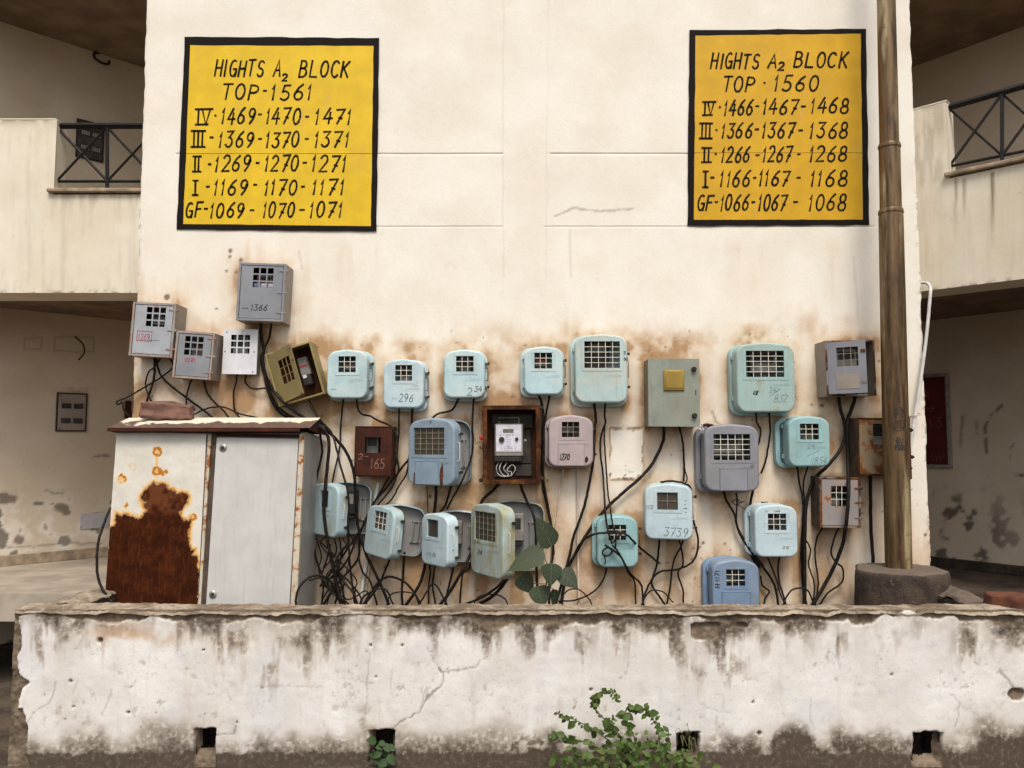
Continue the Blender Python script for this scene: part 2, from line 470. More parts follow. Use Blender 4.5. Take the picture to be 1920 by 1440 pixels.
    m["white_pvc"] = plain("white_pvc", (0.60, 0.585, 0.565), 0.45, 0.12, 12)
    m["old_pvc"] = plain("aged_conduit", (0.56, 0.47, 0.38), 0.6, 0.2, 12)
    # pole
    g = NT("rusted_galvanised_pole")
    n = g.noise(1.0, 6, 0.65, vec=g.scaled((26, 26, 2.2))); n2 = g.noise(30, 5, 0.7); n4 = g.noise(1.0, 5, 0.6, vec=g.scaled((9, 9, 1.0)))
    c = g.mix(g.ramp(n, 0.34, 0.62), (0.045, 0.022, 0.009), (0.155, 0.095, 0.040))
    c = g.mix(g.ramp(n4, 0.52, 0.66), c, (0.40, 0.32, 0.18))
    c = g.mix(g.ramp(n2, 0.55, 0.75, 0, 0.7), c, (0.06, 0.032, 0.014))
    c = g.mix(g.ramp(g.noise(16, 7, 0.7), 0.56, 0.68, 0, 0.8), c, (0.17, 0.060, 0.018))
    g.set(Base_Color=c, Roughness=0.48, Metallic=0.35); g.bump(n2, 0.25, 0.003)
    m["pole"] = g.m
    g = NT("dark_concrete")
    n = g.noise(8, 7, 0.7); n2 = g.noise(60, 5, 0.7)
    c = g.mix(g.ramp(n, 0.38, 0.66), (0.030, 0.020, 0.014), (0.080, 0.056, 0.039))
    c = g.mix(g.ramp(n2, 0.62, 0.7, 0, 0.7), c, (0.20, 0.165, 0.13))
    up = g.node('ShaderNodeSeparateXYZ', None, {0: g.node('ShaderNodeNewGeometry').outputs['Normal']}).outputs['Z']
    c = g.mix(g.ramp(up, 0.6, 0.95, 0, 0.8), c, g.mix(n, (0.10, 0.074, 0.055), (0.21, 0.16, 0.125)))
    g.set(Base_Color=c, Roughness=0.95); g.bump(g.math('ADD', n2, n), 0.8, 0.01)
    m["concrete"] = g.m
    m["brick"] = plain("weathered_brick", (0.165, 0.088, 0.068), 0.95, 0.4, 14, bump=0.7)
    m["brick_dark"] = plain("dark_red_brick", (0.10, 0.036, 0.022), 0.95, 0.4, 14, bump=0.7)  # darker and redder than the brick on the cabinet roof
    m["rail"] = plain("black_railing_paint", (0.014, 0.013, 0.013), 0.5, 0.3, 30)
    m["red_board"] = plain("maroon_board", (0.085, 0.007, 0.010), 0.6, 0.15, 6)
    m["alu"] = plain("dull_aluminium", (0.30, 0.28, 0.26), 0.5, 0.2, 30, metal=0.5)
    m["foil"] = plain("crumpled_foil", (0.75, 0.74, 0.74), 0.25, 0.1, 30, metal=0.8)
    # cabinet
    g = NT("rusting_white_cabinet_paint")
    n = g.noise(5, 6, 0.6); n2 = g.noise(50, 6, 0.7)
    c = g.mix(g.ramp(n, 0.3, 0.7), (0.55, 0.52, 0.46), (0.65, 0.62, 0.56))
    c = g.mix(g.ramp(n2, 0.66, 0.78, 0, 0.5), c, (0.35, 0.28, 0.2))
    ha = g.attr("halo")
    hv = g.math('ADD', ha, g.math('MULTIPLY', g.math('SUBTRACT', n2, 0.5), g.math('MULTIPLY', ha, 1.2)))
    c = g.mix(g.ramp(hv, 0.05, 0.55), c, (0.66, 0.42, 0.14))
    c = g.mix(g.ramp(hv, 0.45, 1.0), c, (0.40, 0.145, 0.022))
    ru = g.attr("rust")
    rc = g.mix(g.ramp(g.noise(11, 7, 0.68), 0.38, 0.7), (0.030, 0.008, 0.0035), (0.070, 0.018, 0.006))
    rc = g.mix(g.attr("light_rust"), rc, (0.125, 0.042, 0.017))
    rc = g.mix(g.ramp(g.noise(1.0, 5, 0.7, vec=g.scaled((70, 70, 14))), 0.5, 0.75, 0, 0.6), rc, (0.13, 0.043, 0.015))
    rc = g.mix(g.ramp(g.noise(190, 3, 0.7), 0.60, 0.70, 0, 0.8), rc, (0.018, 0.006, 0.004))
    c = g.mix(ru, c, rc)
    g.set(Base_Color=c, Roughness=g.ramp(ru, 0, 1, 0.55, 0.95), Specular_IOR_Level=g.ramp(ru, 0, 1, 0.25, 0.04))
    g.bump(g.math('ADD', n2, g.math('MULTIPLY', ru, 1.0)), 0.3, 0.003)
    m["cab_rust"] = g.m
    m["cab_door"] = paint("grey_white_cabinet_door", (0.51, 0.50, 0.48), 0.02, 0.38, 0.5, var=0.07)
    m["cab_side"] = paint("shaded_grey_cabinet_side", (0.36, 0.34, 0.32), 0.08, 0.4, 0.55)  # grey darkened for the side that gets less light
    m["cab_post"] = paint("rust_streaked_cream_post", (0.56, 0.50, 0.40), 1.0, 0.4, 0.55, rustcol=(0.22, 0.075, 0.018))
    g = NT("peeling_roof_paint")
    n = g.noise(6, 7, 0.7); n2 = g.noise(40, 5, 0.7)
    c = g.mix(g.ramp(n2, 0.35, 0.7), (0.075, 0.042, 0.031), (0.15, 0.085, 0.06))
    c = g.mix(g.attr("paint"), c, (0.66, 0.585, 0.47))
    c = g.mix(g.ramp(n2, 0.74, 0.78), c, (0.62, 0.55, 0.45))
    g.set(Base_Color=c, Roughness=0.8); g.bump(n2, 0.3, 0.003)
    m["cab_roof"] = g.m
    # leaves
    for k, a, b in (("leaf_big", (0.017, 0.028, 0.014), (0.055, 0.070, 0.036)), ("leaf", (0.020, 0.042, 0.008), (0.105, 0.155, 0.034)), ("leaf_dark", (0.02, 0.045, 0.015), (0.05, 0.085, 0.03))):
        g = NT(k)
        n = g.noise(9, 4)
        at_ = g.attr("tone")
        c = g.mix(g.math('ADD', g.math('MULTIPLY', n, 0.5), g.math('MULTIPLY', at_, 0.6)), a, b)
        g.set(Base_Color=c, Roughness=0.55, Specular_IOR_Level=0.22)
        m[k] = g.m
    m["vein"] = plain("pale_leaf_vein", (0.15, 0.17, 0.10), 0.6, 0.2, 30)
    m["stem"] = plain("green_brown_stem", (0.10, 0.085, 0.045), 0.8, 0.3, 30)
    m["straw"] = plain("dry_grass", (0.16, 0.15, 0.07), 0.8, 0.3, 30)
mats()
# ------------------------------------------------------------------ hand lettering: strokes in a unit box, y up
def _arc(cx, cy, rx, ry, a0, a1, n=10):
    return [(cx + rx * math.cos(R(a0 + (a1 - a0) * i / n)), cy + ry * math.sin(R(a0 + (a1 - a0) * i / n))) for i in range(n + 1)]
GL = {
 '0': [_arc(.5, .5, .45, .5, 90, 450, 16)],
 '1': [[(.2, .72), (.55, 1), (.5, 0)]],
 '2': [_arc(.48, .73, .42, .27, 160, -40, 9) + [(.05, 0), (.98, .02)]],
 '3': [[(.1, .97), (.92, 1), (.42, .6)] + _arc(.45, .3, .45, .3, 80, -150, 9)],
 '4': [[(.62, 1), (.02, .32), (1, .34)], [(.72, .72), (.66, 0)]],
 '5': [[(.92, 1), (.3, .98), (.18, .56)] + _arc(.42, .3, .48, .3, 95, -140, 9)],
 '6': [[(.86, 1), (.45, .78), (.12, .42)] + _arc(.5, .27, .42, .27, 170, 480, 12)],
 '7': [[(.05, .97), (1, 1), (.32, 0)], [(.45, .42), (.8, .36)]],
 '8': [_arc(.5, .75, .35, .25, -90, 270, 12), _arc(.5, .25, .46, .25, 90, 450, 12)],
 '9': [_arc(.5, .72, .40, .28, 0, 330, 12) + [(.88, .72), (.72, .3), (.35, 0)]],
 'H': [[(.08, 1), (.03, 0)], [(.95, 1), (.9, 0)], [(.05, .5), (.92, .52)]],
 'I': [[(.5, 1), (.46, 0)]],
 'G': [_arc(.55, .5, .5, .5, 60, 330, 12) + [(.98, .45), (.55, .45)], [(.97, .46), (.95, 0)]],
 'T': [[(.02, .98), (1, 1)], [(.52, .98), (.45, 0)]],
 'S': [_arc(.52, .75, .4, .25, 35, 250, 8) + _arc(.48, .25, .42, .26, 70, -155, 8)],
 'A': [[(0, 0), (.55, 1), (.95, 0)], [(.2, .36), (.8, .37)]],
 'B': [[(.1, 1), (.04, 0)], [(.08, 1)] + _arc(.4, .77, .45, .23, 90, -90, 8) + [(.07, .53)], [(.07, .53)] + _arc(.45, .27, .5, .27, 90, -90, 8) + [(.04, 0)]],
 'L': [[(.1, 1), (.04, .02), (.95, 0)]],
 'O': [_arc(.5, .5, .48, .5, 90, 450, 16)],
 'C': [_arc(.55, .5, .52, .5, 45, 315, 12)],
 'K': [[(.1, 1), (.04, 0)], [(.95, 1), (.08, .45)], [(.3, .58), (.95, 0)]],
 'P': [[(.12, 1), (.05, 0)], [(.1, 1)] + _arc(.5, .74, .48, .26, 90, -90, 8) + [(.08, .48)]],
 'F': [[(.12, 1), (.05, 0)], [(.1, .98), (.98, 1)], [(.1, .52), (.75, .54)]],
 'R': [[(.12, 1), (.05, 0)], [(.1, 1)] + _arc(.5, .76, .45, .24, 90, -90, 8) + [(.08, .5)], [(.45, .5), (.95, 0)]],
 'M': [[(.02, 0), (.1, 1), (.5, .3), (.92, 1), (.98, 0)]],
 '-': [[(.0, .5), (1, .52)]],
 '.': [[(.3, .5), (.75, .5)]],
 '/': [[(0, 0), (1, 1)]],
 '_': [[(0, 0), (1, .04)]],
 '>': [[(0, .5), (1, .5)], [(.65, .8), (1, .5), (.65, .2)]],
 'v': [[(0, 1), (.45, 0), (1, 1)]],
 'i': [[(.5, 1), (.5, 0)]],
 # roman numerals ruled top and bottom
 'a': [[(.5, 1), (.45, 0)], [(.1, 1), (.95, 1)], [(.0, 0), (.9, 0)]],
 'b': [[(.3, 1), (.25, 0)], [(.72, 1), (.66, 0)], [(.05, 1), (1, 1)], [(0, 0), (.95, 0)]],
 'c': [[(.2, 1), (.16, 0)], [(.5, 1), (.46, 0)], [(.8, 1), (.76, 0)], [(0, 1), (1, 1)], [(-.02, 0), (.97, 0)]],
 'd': [[(.2, .98), (.15, 0)], [(.42, .98), (.62, .02), (.9, .98)], [(0, .98), (1.05, 1)], [(0, 0), (.75, .02)]],
}
GW = {'1': .5, 'I': .35, 'i': .35, '.': .4, '-': .7, 'a': 1, 'M': 1.2}

def ribbon(bm, pts, wd, mapf, rng, wob=0.12):
    n = len(pts)
    if n < 2: return
    P = [Vector((p[0], p[1])) for p in pts]
    d0 = (P[0] - P[1]).normalized(); d1 = (P[-1] - P[-2]).normalized()
    P[0] = P[0] + d0 * wd * 0.35; P[-1] = P[-1] + d1 * wd * 0.35
    L = []
    for i in range(n):
        a = (P[i] - P[i - 1]).normalized() if i > 0 else None
        b = (P[i + 1] - P[i]).normalized() if i < n - 1 else None
        t = ((a or b) + (b or a))
        if t.length < 0.2: t = b
        t = t.normalized()
        k = 1.0
        if a and b: k = min(1.6, 1.0 / max(0.45, math.sqrt(max(0.0, (1 + a.dot(b)) / 2))))
        nn = Vector((-t.y, t.x)) * wd * 0.5 * k * (1 + rng.uniform(-wob, wob))
        L.append((bm.verts.new(mapf(*(P[i] + nn))), bm.verts.new(mapf(*(P[i] - nn)))))
    for (a, b), (c, d) in zip(L[:-1], L[1:]):
        bm.faces.new((a, b, d, c))

def text_strokes(bm, text, x0, y0, x1, y1, sw, mapf, slant=0.0, gap=0.28, seed=1, wob=0.12):
    """letters of text fill x0..x1 (y0 top, y1 bottom, y down)"""
    rng = random.Random(seed * 77 + len(text))
    ws = [GW.get(c, 1.0) for c in text]
    tot = sum(ws) + gap * (len(text) - 1) + slant * (y1 - y0) / max(1e-6, (x1 - x0)) * 0
    h = y1 - y0
    sx = (x1 - x0 - abs(slant) * h * (1 if len(text) > 0 else 0)) / tot
    x = x0
    for c, wv in zip(text, ws):
        if c == ' ':
            x += sx * (wv + gap); continue
        jx, jy, js = rng.uniform(-.03, .03) * h, rng.uniform(-.03, .03) * h, 1 + rng.uniform(-.05, .05)
        for st in GL[c]:
            pts = [(x + jx + p[0] * wv * sx + slant * h * p[1], y1 + jy - p[1] * h * js) for p in st]
            ribbon(bm, pts, sw, mapf, rng, wob)
        x += sx * (wv + gap)

# ------------------------------------------------------------------ the setting
Z_TOP = at(960, 1144, -1.15).z          # top of the low wall
YF = -1.15
XL, XR = -2.483, 2.703

def ground():
    n = 90
    s = np.linspace(-1, 1, n); xs = np.sign(s) * np.abs(s) ** 2.2 * 60
    t = np.linspace(-1, 1, n); ys = np.sign(t) * np.abs(t) ** 2.2 * 60 - 1.2
    X, Y = np.meshgrid(xs, ys, indexing='ij')
    Z = (fbm(X, Y, 1.5, 4, 3) - 0.5) * 0.03 - 0.02
    near = np.exp(-((Y + 1.2) / 0.25) ** 2) * 0.03
    V = np.stack([X.ravel(), Y.ravel(), (Z + near).ravel()], -1)
    o = link("ground", grid_mesh("ground", V, n, n), MAT["ground"])
    o["kind"] = "structure"
ground()

# every box on the wall throws its dirt on the plaster: pixel rectangles of the boxes
STAINS = [(445, 491, 545, 604, .75), (245, 567, 345, 668, .7), (325, 620, 415, 712, .9), (419, 618, 486, 702, .8), (500, 645, 610, 760, 1.0),
 (612, 655, 695, 750, .9), (716, 672, 798, 768, .9), (830, 655, 910, 750, .9), (978, 649, 1060, 742, .75), (1074, 626, 1178, 757, .85),
 (1207, 673, 1311, 799, 1.0), (1378, 642, 1490, 775, 1.0), (1530, 637, 1641, 743, 1.0), (1590, 784, 1660, 892, 1.0), (1468, 780, 1556, 876, .9),
 (1315, 795, 1422, 922, .85), (1524, 894, 1614, 990, 1.0), (1408, 946, 1495, 1046, .9), (1329, 1048, 1423, 1140, .9), (1113, 966, 1197, 1065, .9),
 (1211, 905, 1296, 1008, .8), (902, 940, 1021, 1082, 1.0), (809, 957, 901, 1061, 1.0), (698, 946, 797, 1048, 1.0), (597, 903, 697, 1005, 1.0),
 (775, 785, 884, 915, .9), (664, 799, 745, 894, 1.1), (905, 760, 1014, 908, 1.1), (1023, 778, 1112, 878, .9), (250, 720, 620, 800, 1.0)]

building = thing("apartment_building", "cream plastered apartment block with the meter wall between two shaded stair corners", "building", (0, 0, 0))

def front_wall():
    zb = at(960, 288, 0).z; zc = at(960, 425, 0).z
    xs = np.arange(XL, XR + 1e-6, (XR - XL) / 520)
    zt = at(960, -30, 0).z
    zs = list(np.arange(0.0, zt, 0.0102))
    zs = [z for z in zs if min(abs(z - zb), abs(z - zc)) > 0.009]
    for zg in (zb, zc): zs += [zg - .007, zg - .0025, zg + .0025, zg + .007]
    zs = np.array(sorted(zs) + [zt + .3, 7.0, 9.5])
    xs = np.array(sorted([x for x in xs if min(abs(x - at(943, 288).x), abs(x - at(1027, 288).x)) > .006] + [at(943, 288).x + k for k in (-.004, .004)] + [at(1027, 288).x + k for k in (-.004, .004)]))
    nx, nz = len(xs), len(zs)
    X, Z = np.meshgrid(xs, zs, indexing='ij')
    px, py = project(X, 0.0, Z)
    # stains -------------------------------------------------
    n1 = fbm(px, py, 1 / 38, 5, 1); n2 = fbm(px, py, 1 / 110, 4, 5); nv = fbm(px * 1.0, py * 0.12, 1 / 22, 4, 8); nf = fbm(px, py, 1 / 9, 4, 9)
    st = np.zeros_like(px)
    for x0, y0, x1, y1, k in STAINS:
        dx = np.maximum(np.maximum(x0 - px, px - x1), 0); dy = np.maximum(y0 - py, 0) + 0 * py
        dyb = np.maximum(py - y1, 0)
        d = np.sqrt(dx ** 2 + dy ** 2 + (dyb * 0.55) ** 2)
        st = np.maximum(st, k * (0.60 * np.exp(-d / 15) + 0.36 * np.exp(-d / 50)) * (0.45 + .70 * sstep(0.2, 0.85, n1) + .15 * (nf - .5)) * (.72 + .6 * sstep(.3, .7, nv)))
    for cx, cy, rx, ry, k in ((470, 615, 110, 28, .5), (760, 640, 120, 30, .4), (1245, 650, 85, 30, .85), (1400, 630, 70, 22, .6), (1560, 605, 80, 26, .5), (930, 715, 40, 45, .7), (960, 640, 400, 26, .25), (630, 760, 110, 60, .6)):
        st += k * np.exp(-((px - cx) / rx) ** 2 - ((py - cy) / ry) ** 2) * sstep(0.3, 0.75, n1)
    band = sstep(560, 800, py)
    st += band * (0.05 + 0.12 * sstep(.36, .7, n2)) 
    low = sstep(860, 1040, py)
    st += low * (0.22 * sstep(.42, .66, nv) + 0.08 + 0.18 * sstep(.4, .65, n2) * sstep(940, 1100, py))
    st += 0.05 * sstep(0.45, .7, n2) * sstep(80, 500, py) + 0.16 * np.exp(-np.abs(py - 292) / 14) * sstep(.5, .75, n1) * ((px > 700) & (px < 1290))
    st += 0.25 * np.exp(-(px - 250) / 9.0) * sstep(.4, .6, n1) * (px > 240)
    st += 0.18 * sstep(.55, .72, nv) * sstep(430, 470, py) * sstep(620, 470, py) * ((px < 720) | (px > 1280))
    # ghost of a removed box
    gx, gy = (px - 1175) / 31, (py - 851) / 48
    q = np.maximum(np.abs(gx), np.abs(gy)) + .10 * (n1 - .5) + .12 * (nf - .5)
    white = sstep(1.02, .93, q) * (0.6 + .4 * sstep(.35, .6, n1))
    ring = np.exp(-((q - 1.0) / .05) ** 2)
    st = st * (1 - .75 * white) + .9 * ring * sstep(.30, .55, n1)
    grime = 0.85 * ring * sstep(.48, .64, nf) + .85 * sstep(.62, .68, nf) * np.exp(-((px - 1175) / 26) ** 2 - ((py - 893) / 7) ** 2) * 1.5
    grime += .7 * sstep(.56, .66, nf) * np.exp(-((px - 1228) / 16) ** 2 - ((py - 660) / 9) ** 2)
    # grooves
    gl = (np.abs(Z - zb) < .003) & (((px > 700) & (px < 943)) | ((px > 1030) & (px < 1625)) | ((px > 330) & (px < 720)))
    g2 = (np.abs(Z - zc) < .003) & (((px > 560) & (px < 943)) | ((px > 1020) & (px < 1640)))
    gro = (gl * (0.22 + .45 * n1) + g2 * .16 * (.5 + n1)) 
    grime = np.maximum(grime, gro)
    # hairline cracks, specks, chips
    for pts, wd, k in (([(1040, 405), (1075, 390), (1130, 396), (1185, 392)], 1.0, .4), ([(1335, 770), (1341, 790), (1356, 800)], 1.0, .5), ([(1068, 430), (1072, 520)], .8, .18), ([(945, 0), (943, 180), (944, 520)], .9, .06), ([(1026, 0), (1027, 200), (1024, 520)], .9, .06), ([(888, 770), (880, 800), (893, 830), (910, 830)], .9, .5), ([(560, 470), (566, 505)], .8, .2), ([(1600, 480), (1608, 590)], .8, .15)):
        dd = segdist(px + 6 * (n1 - .5), py + 6 * (nf - .5), pts)
        grime = np.maximum(grime, k * sstep(wd + 2.2, wd, dd))
    rng = np.random.default_rng(5)
    sp = [(985, 648, 2.2), (1541, 760, 3.5), (313, 557, 5), (432, 470, 3), (431, 482, 2.4), (452, 488, 3), (406, 579, 1.8), (425, 508, 2), (443, 510, 2), (1303, 932, 2), (1318, 1018, 2), (1359, 1019, 2.4), (806, 931, 3.5), (1745, 1004, 2), (1460, 1105, 3), (1735, 1003, 3)]
    sp += [(rng.uniform(260, 1720), rng.uniform(620, 1120), rng.uniform(.8, 1.9)) for _ in range(110)]
    sp += [(rng.uniform(1290, 1330), rng.uniform(1020, 1130), rng.uniform(.9, 2)) for _ in range(12)]
    for cx, cy, r in sp:
        k = (np.abs(px - cx) < 12) & (np.abs(py - cy) < 12)
        d = np.hypot(px[k] - cx, py[k] - cy)
        grime[k] = np.maximum(grime[k], .85 * sstep(r + 1.6, r - .6, d + 3 * (nf[k] - .5)))
    chip = sstep(.58, .64, nf) * (np.exp(-(X - XL) / .012) + np.exp(-(XR - X) / .014)) * sstep(150, 500, py)
    grime = np.maximum(grime, .7 * chip)
    # relief -------------------------------------------------
    Y = np.zeros_like(X)
    Y += (fbm(X, Z, 2.2, 3, 4) - .5) * .012
    Y += .003 * (gl | g2)
    Y -= .0018 * ((px > 943) & (px < 1027) & (py < 560)) * sstep(600, 480, py)
    Y += .004 * white
    edge = np.minimum(X - XL, XR - X)
    Y += .012 * np.exp(-edge / .006) * (0.5 + nf)
    X2 = X.copy()
    X2[0, :] += .018 * (fbm(Z[0] * 40, Z[0] * 0, 1 / 4., 4, 2) - .5); X2[-1, :] += .022 * (fbm(Z[0] * 40, Z[0] * 0 + 3, 1 / 4., 4, 6) - .5)
    V = np.stack([X2.ravel(), Y.ravel(), Z.ravel()], -1)
    me = grid_mesh("front_wall", V, nx, nz, attrs={"stain": np.clip(st * 1.12, 0, 1.4), "grime": np.clip(grime, 0, .95), "white": np.clip(white * .8, 0, 1)})
    # flanks going back from the face
    bm = bmesh.new(); bm.from_mesh(me); bm.verts.ensure_lookup_table(); VL = list(bm.verts)
    for i in (0, nx - 1):
        prev = None
        for j in range(nz):
            v = VL[i * nz + j]; b = bm.verts.new((v.co.x, 3.2, v.co.z))
            if prev: bm.faces.new((prev[0], v, b, prev[1]) if i else (v, prev[0], prev[1], b))
            prev = (v, b)
    bm.to_mesh(me); bm.free()
    link("front_wall", me, MAT["plaster"], building)
front_wall()

def sheet(name, P0, U, L, z0, z1, step, mat, parent, fields=None, keep=None, rel=.006):
    """an upright plaster sheet from P0 along U"""
    nx = max(3, int(L / step)); nz = max(3, int((z1 - z0) / step))
    s = np.linspace(0, L, nx); z = np.linspace(z0, z1, nz)
    S, Z = np.meshgrid(s, z, indexing='ij')
    N = Vector((U.y, -U.x, 0))
    X = P0.x + U.x * S; Y = P0.y + U.y * S
    px, py = project(X, Y, Z)
    d = (fbm(S + 3, Z, 2.0, 4, 7) - .5) * rel
    V = np.stack([(X + N.x * d).ravel(), (Y + N.y * d).ravel(), Z.ravel()], -1)
    at_ = fields(px, py, S, Z) if fields else {}
    k = None
    if keep is not None:
        kk = keep(px, py, S, Z)
        k = kk[:-1, :-1] & kk[1:, 1:] & kk[1:, :-1] & kk[:-1, 1:]
    return link(name, grid_mesh(name, V, nx, nz, k, at_), mat, parent)

YB = .34
zb_ = at(100, 549, YB).z
# left corner: stair wall set at 45 degrees, receding to the right
LA = at(0, 1062, -D + 6.5); U_L = Vector((math.cos(R(45)), math.sin(R(45)), 0))
ZFL = LA.z
LN = Vector((U_L.y, -U_L.x, 0))
Z_CEIL = atp(0, 40, LA, LN).z
def left_fields(px, py, S, Z):
    n1 = fbm(px, py, 1 / 30, 5, 2); nf = fbm(px, py, 1 / 9, 4, 6)
    wh = sstep(900, 990, py) * sstep(1060, 1030, py) * sstep(.36, .6, n1)
    gr = .8 * sstep(.62, .68, n1) * sstep(900, 960, py)
    rail_daylight = sstep(zb_ + 1.22, zb_ + 1.12, Z + .25 * (n1 - .5)) * sstep(zb_ + .1, zb_ + .2, Z)  # pale band painted behind the railing to stand for daylight there
    wh = np.maximum(wh, 1.25 * rail_daylight)
    for cx, cy, rx, ry in ((115, 952, 13, 7), (124, 960, 8, 6), (35, 1012, 8, 7), (12, 935, 16, 9), (70, 944, 10, 4), (122, 1014, 11, 8), (183, 966, 10, 5)):
        gr = np.maximum(gr, .75 * sstep(1.35, .85, np.hypot((px - cx) / rx, (py - cy) / ry) + 1.0 * (nf - .5)))
    for pts, k in (([(175, 856), (190, 854), (205, 856)], .6), ([(85, 918), (100, 924), (118, 925)], .5), ([(0, 1025), (60, 1026), (110, 1018), (190, 1020)], .5)):
        gr = np.maximum(gr, k * sstep(3.2, .8, segdist(px + 5 * (n1 - .5), py + 7 * (nf - .5), pts)))
    gr = np.maximum(gr, .3 * sstep(.5, .7, nf) * np.exp(-((px - 140) / 40) ** 2 - ((py - 732) / 9) ** 2))
    gr = np.maximum(gr, .35 * sstep(2.6, .6, segdist(px, py, [(103, 632), (175, 632), (175, 660), (103, 658), (103, 632)])))
    gr = np.maximum(gr, .3 * sstep(2.6, .6, segdist(px, py, [(45, 634), (78, 634), (78, 655), (45, 655), (45, 634)])))
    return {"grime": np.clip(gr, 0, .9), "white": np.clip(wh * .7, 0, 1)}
P0 = LA - U_L * 2.6; P0.z = 0
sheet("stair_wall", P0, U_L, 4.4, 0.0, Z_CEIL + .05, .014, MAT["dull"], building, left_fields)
# right corner: stair wall coming towards the street to the right
RA = at(1740, 1060, -D + 7.2); RBp = at(1920, 1082, -D + 6.6)
U_R = (RBp - RA); U_R.z = 0; U_R.normalize()
RN = Vector((U_R.y, -U_R.x, 0))
ZFR = RA.z
def right_fields(px, py, S, Z):
    n1 = fbm(px, py, 1 / 26, 5, 3); nf = fbm(px, py, 1 / 8, 4, 1)
    gr = .75 * sstep(.5, .64, n1) * sstep(900, 950, py) * sstep(1920, 1760, px) + .5 * sstep(.55, .66, n1) * sstep(890, 1000, py)
    for pts, k in (([(1800, 835), (1804, 780)], .5), ([(1850, 848), (1848, 800), (1856, 780), (1878, 760)], .75), ([(1830, 790), (1832, 812)], .4), ([(1890, 860), (1893, 840), (1903, 830)], .4), ([(1905, 893), (1920, 891)], .9)):
        gr = np.maximum(gr, k * sstep(5, 1.2, segdist(px + 6 * (n1 - .5), py, pts)) * sstep(.3, .5, nf))
    return {"grime": np.clip(gr, 0, .85)}
P0 = RA - U_R * 1.8; P0.z = 0
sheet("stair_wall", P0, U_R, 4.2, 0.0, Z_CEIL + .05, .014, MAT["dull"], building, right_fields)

# corridor floors, skirting
bm = bmesh.new()
yL = CAM.y + ray(0, 1113).y * ((ZFL - EYE) / ray(0, 1113).z)
box(bm, -7.5, XL - .02, yL, 4.6, ZFL - .18, ZFL)
obj("corridor_floor", bm, MAT["marble"], building)
bm = bmesh.new()
box(bm, XR + .02, 7.5, .28, 4.6, ZFR - .18, ZFR)
obj("corridor_floor", bm, MAT["ground"], building)
def skirt(P, U, N, L0, L1, zf, mat, h=.085):
    bm = bmesh.new()
    a = math.atan2(U.y, U.x)
    box(bm, L0, L1, -.022, .02, zf, zf + h, .004)
    o = obj("skirting", bm, mat, building)
    o.location = (P.x, P.y, 0); o.rotation_euler = (0, 0, a)
skirt(LA, U_L, LN, -2.0, 1.9, ZFL, MAT["slab"])
skirt(RA, U_R, RN, -1.6, 2.4, ZFR, MAT["concrete"])
# sky over the stair corners is closed by the ceiling; the storey slab between the two levels
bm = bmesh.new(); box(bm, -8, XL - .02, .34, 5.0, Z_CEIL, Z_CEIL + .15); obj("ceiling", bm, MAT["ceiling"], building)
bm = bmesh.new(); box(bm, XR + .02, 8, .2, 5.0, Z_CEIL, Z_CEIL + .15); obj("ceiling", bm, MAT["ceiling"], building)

zt_ = at(50, 224, YB).z; zs_ = at(180, 362, YB).z
xa = at(102, 300, YB).x
def par_fields_left(px, py, S, Z):
    n1 = fbm(px, py, 1 / 26, 5, 3); nv = fbm(px, py * .13, 1 / 9, 4, 1); nf = fbm(px, py, 1 / 9, 4, 8)
    gr = .5 * sstep(.45, .7, nv) * np.exp(-np.maximum(py - 362, 0) / 26) * (px > 98) * (py > 360)
    gr = np.maximum(gr, .75 * np.exp(-np.maximum(py - 224, 0) / 7) * sstep(.38, .6, n1) * (px < 112))
    gr = np.maximum(gr, .12 * sstep(.5, .72, nv))
    gr = np.maximum(gr, .8 * sstep(.55, .62, nf) * np.exp(-np.maximum(549 - py, 0) / 4))
    gr = np.maximum(gr, .7 * sstep(.58, .66, nf) * np.exp(-((px - 6) / 9) ** 2 - ((py - 228) / 7) ** 2) * 1.4)
    return {"grime": np.clip(gr, 0, .85)}
P0 = Vector((-6.5, YB, 0))
left_par = sheet("balcony_parapet", P0, Vector((1, 0, 0)), XL + .12 + 6.5, zb_, zt_, .012, MAT["parapet"], building, par_fields_left, lambda px, py, S, Z: (P0.x + S <= xa + .007) | (Z <= zs_), rel=.008)
bm = bmesh.new()
box(bm, -6.5, xa - .002, YB + .012, YB + .15, zb_ + .02, zt_ - .006)
box(bm, xa + .002, XL + .12, YB + .012, YB + .15, zb_ + .02, zs_ - .006)
box(bm, -6.5, XL + .12, YB + .004, YB + .32, zb_, zb_ + .018)
box(bm, -6.5, xa, YB - .002, YB + .16, zt_ - .004, zt_ + .008, .004)
obj("parapet_back", bm, MAT["parapet"], left_par)
bm = bmesh.new(); box(bm, xa - .03, XL + .1, YB - .035, YB + .17, zs_, zs_ + .028, .006); obj("sill", bm, MAT["slab"], left_par)
# storey slabs
bm = bmesh.new(); box(bm, -8, XL - .02, YB + .16, 5.0, zb_ + .225, zb_ + .24); obj("corridor_floor", bm, MAT["parapet"], building)  # pale unseen floor sheet, added to bounce light up the stair wall
bm = bmesh.new(); box(bm, -8, XL - .004, YB + .33, 5.0, zb_ + .05, zb_ + .22); obj("ceiling", bm, MAT["ceiling"], building)

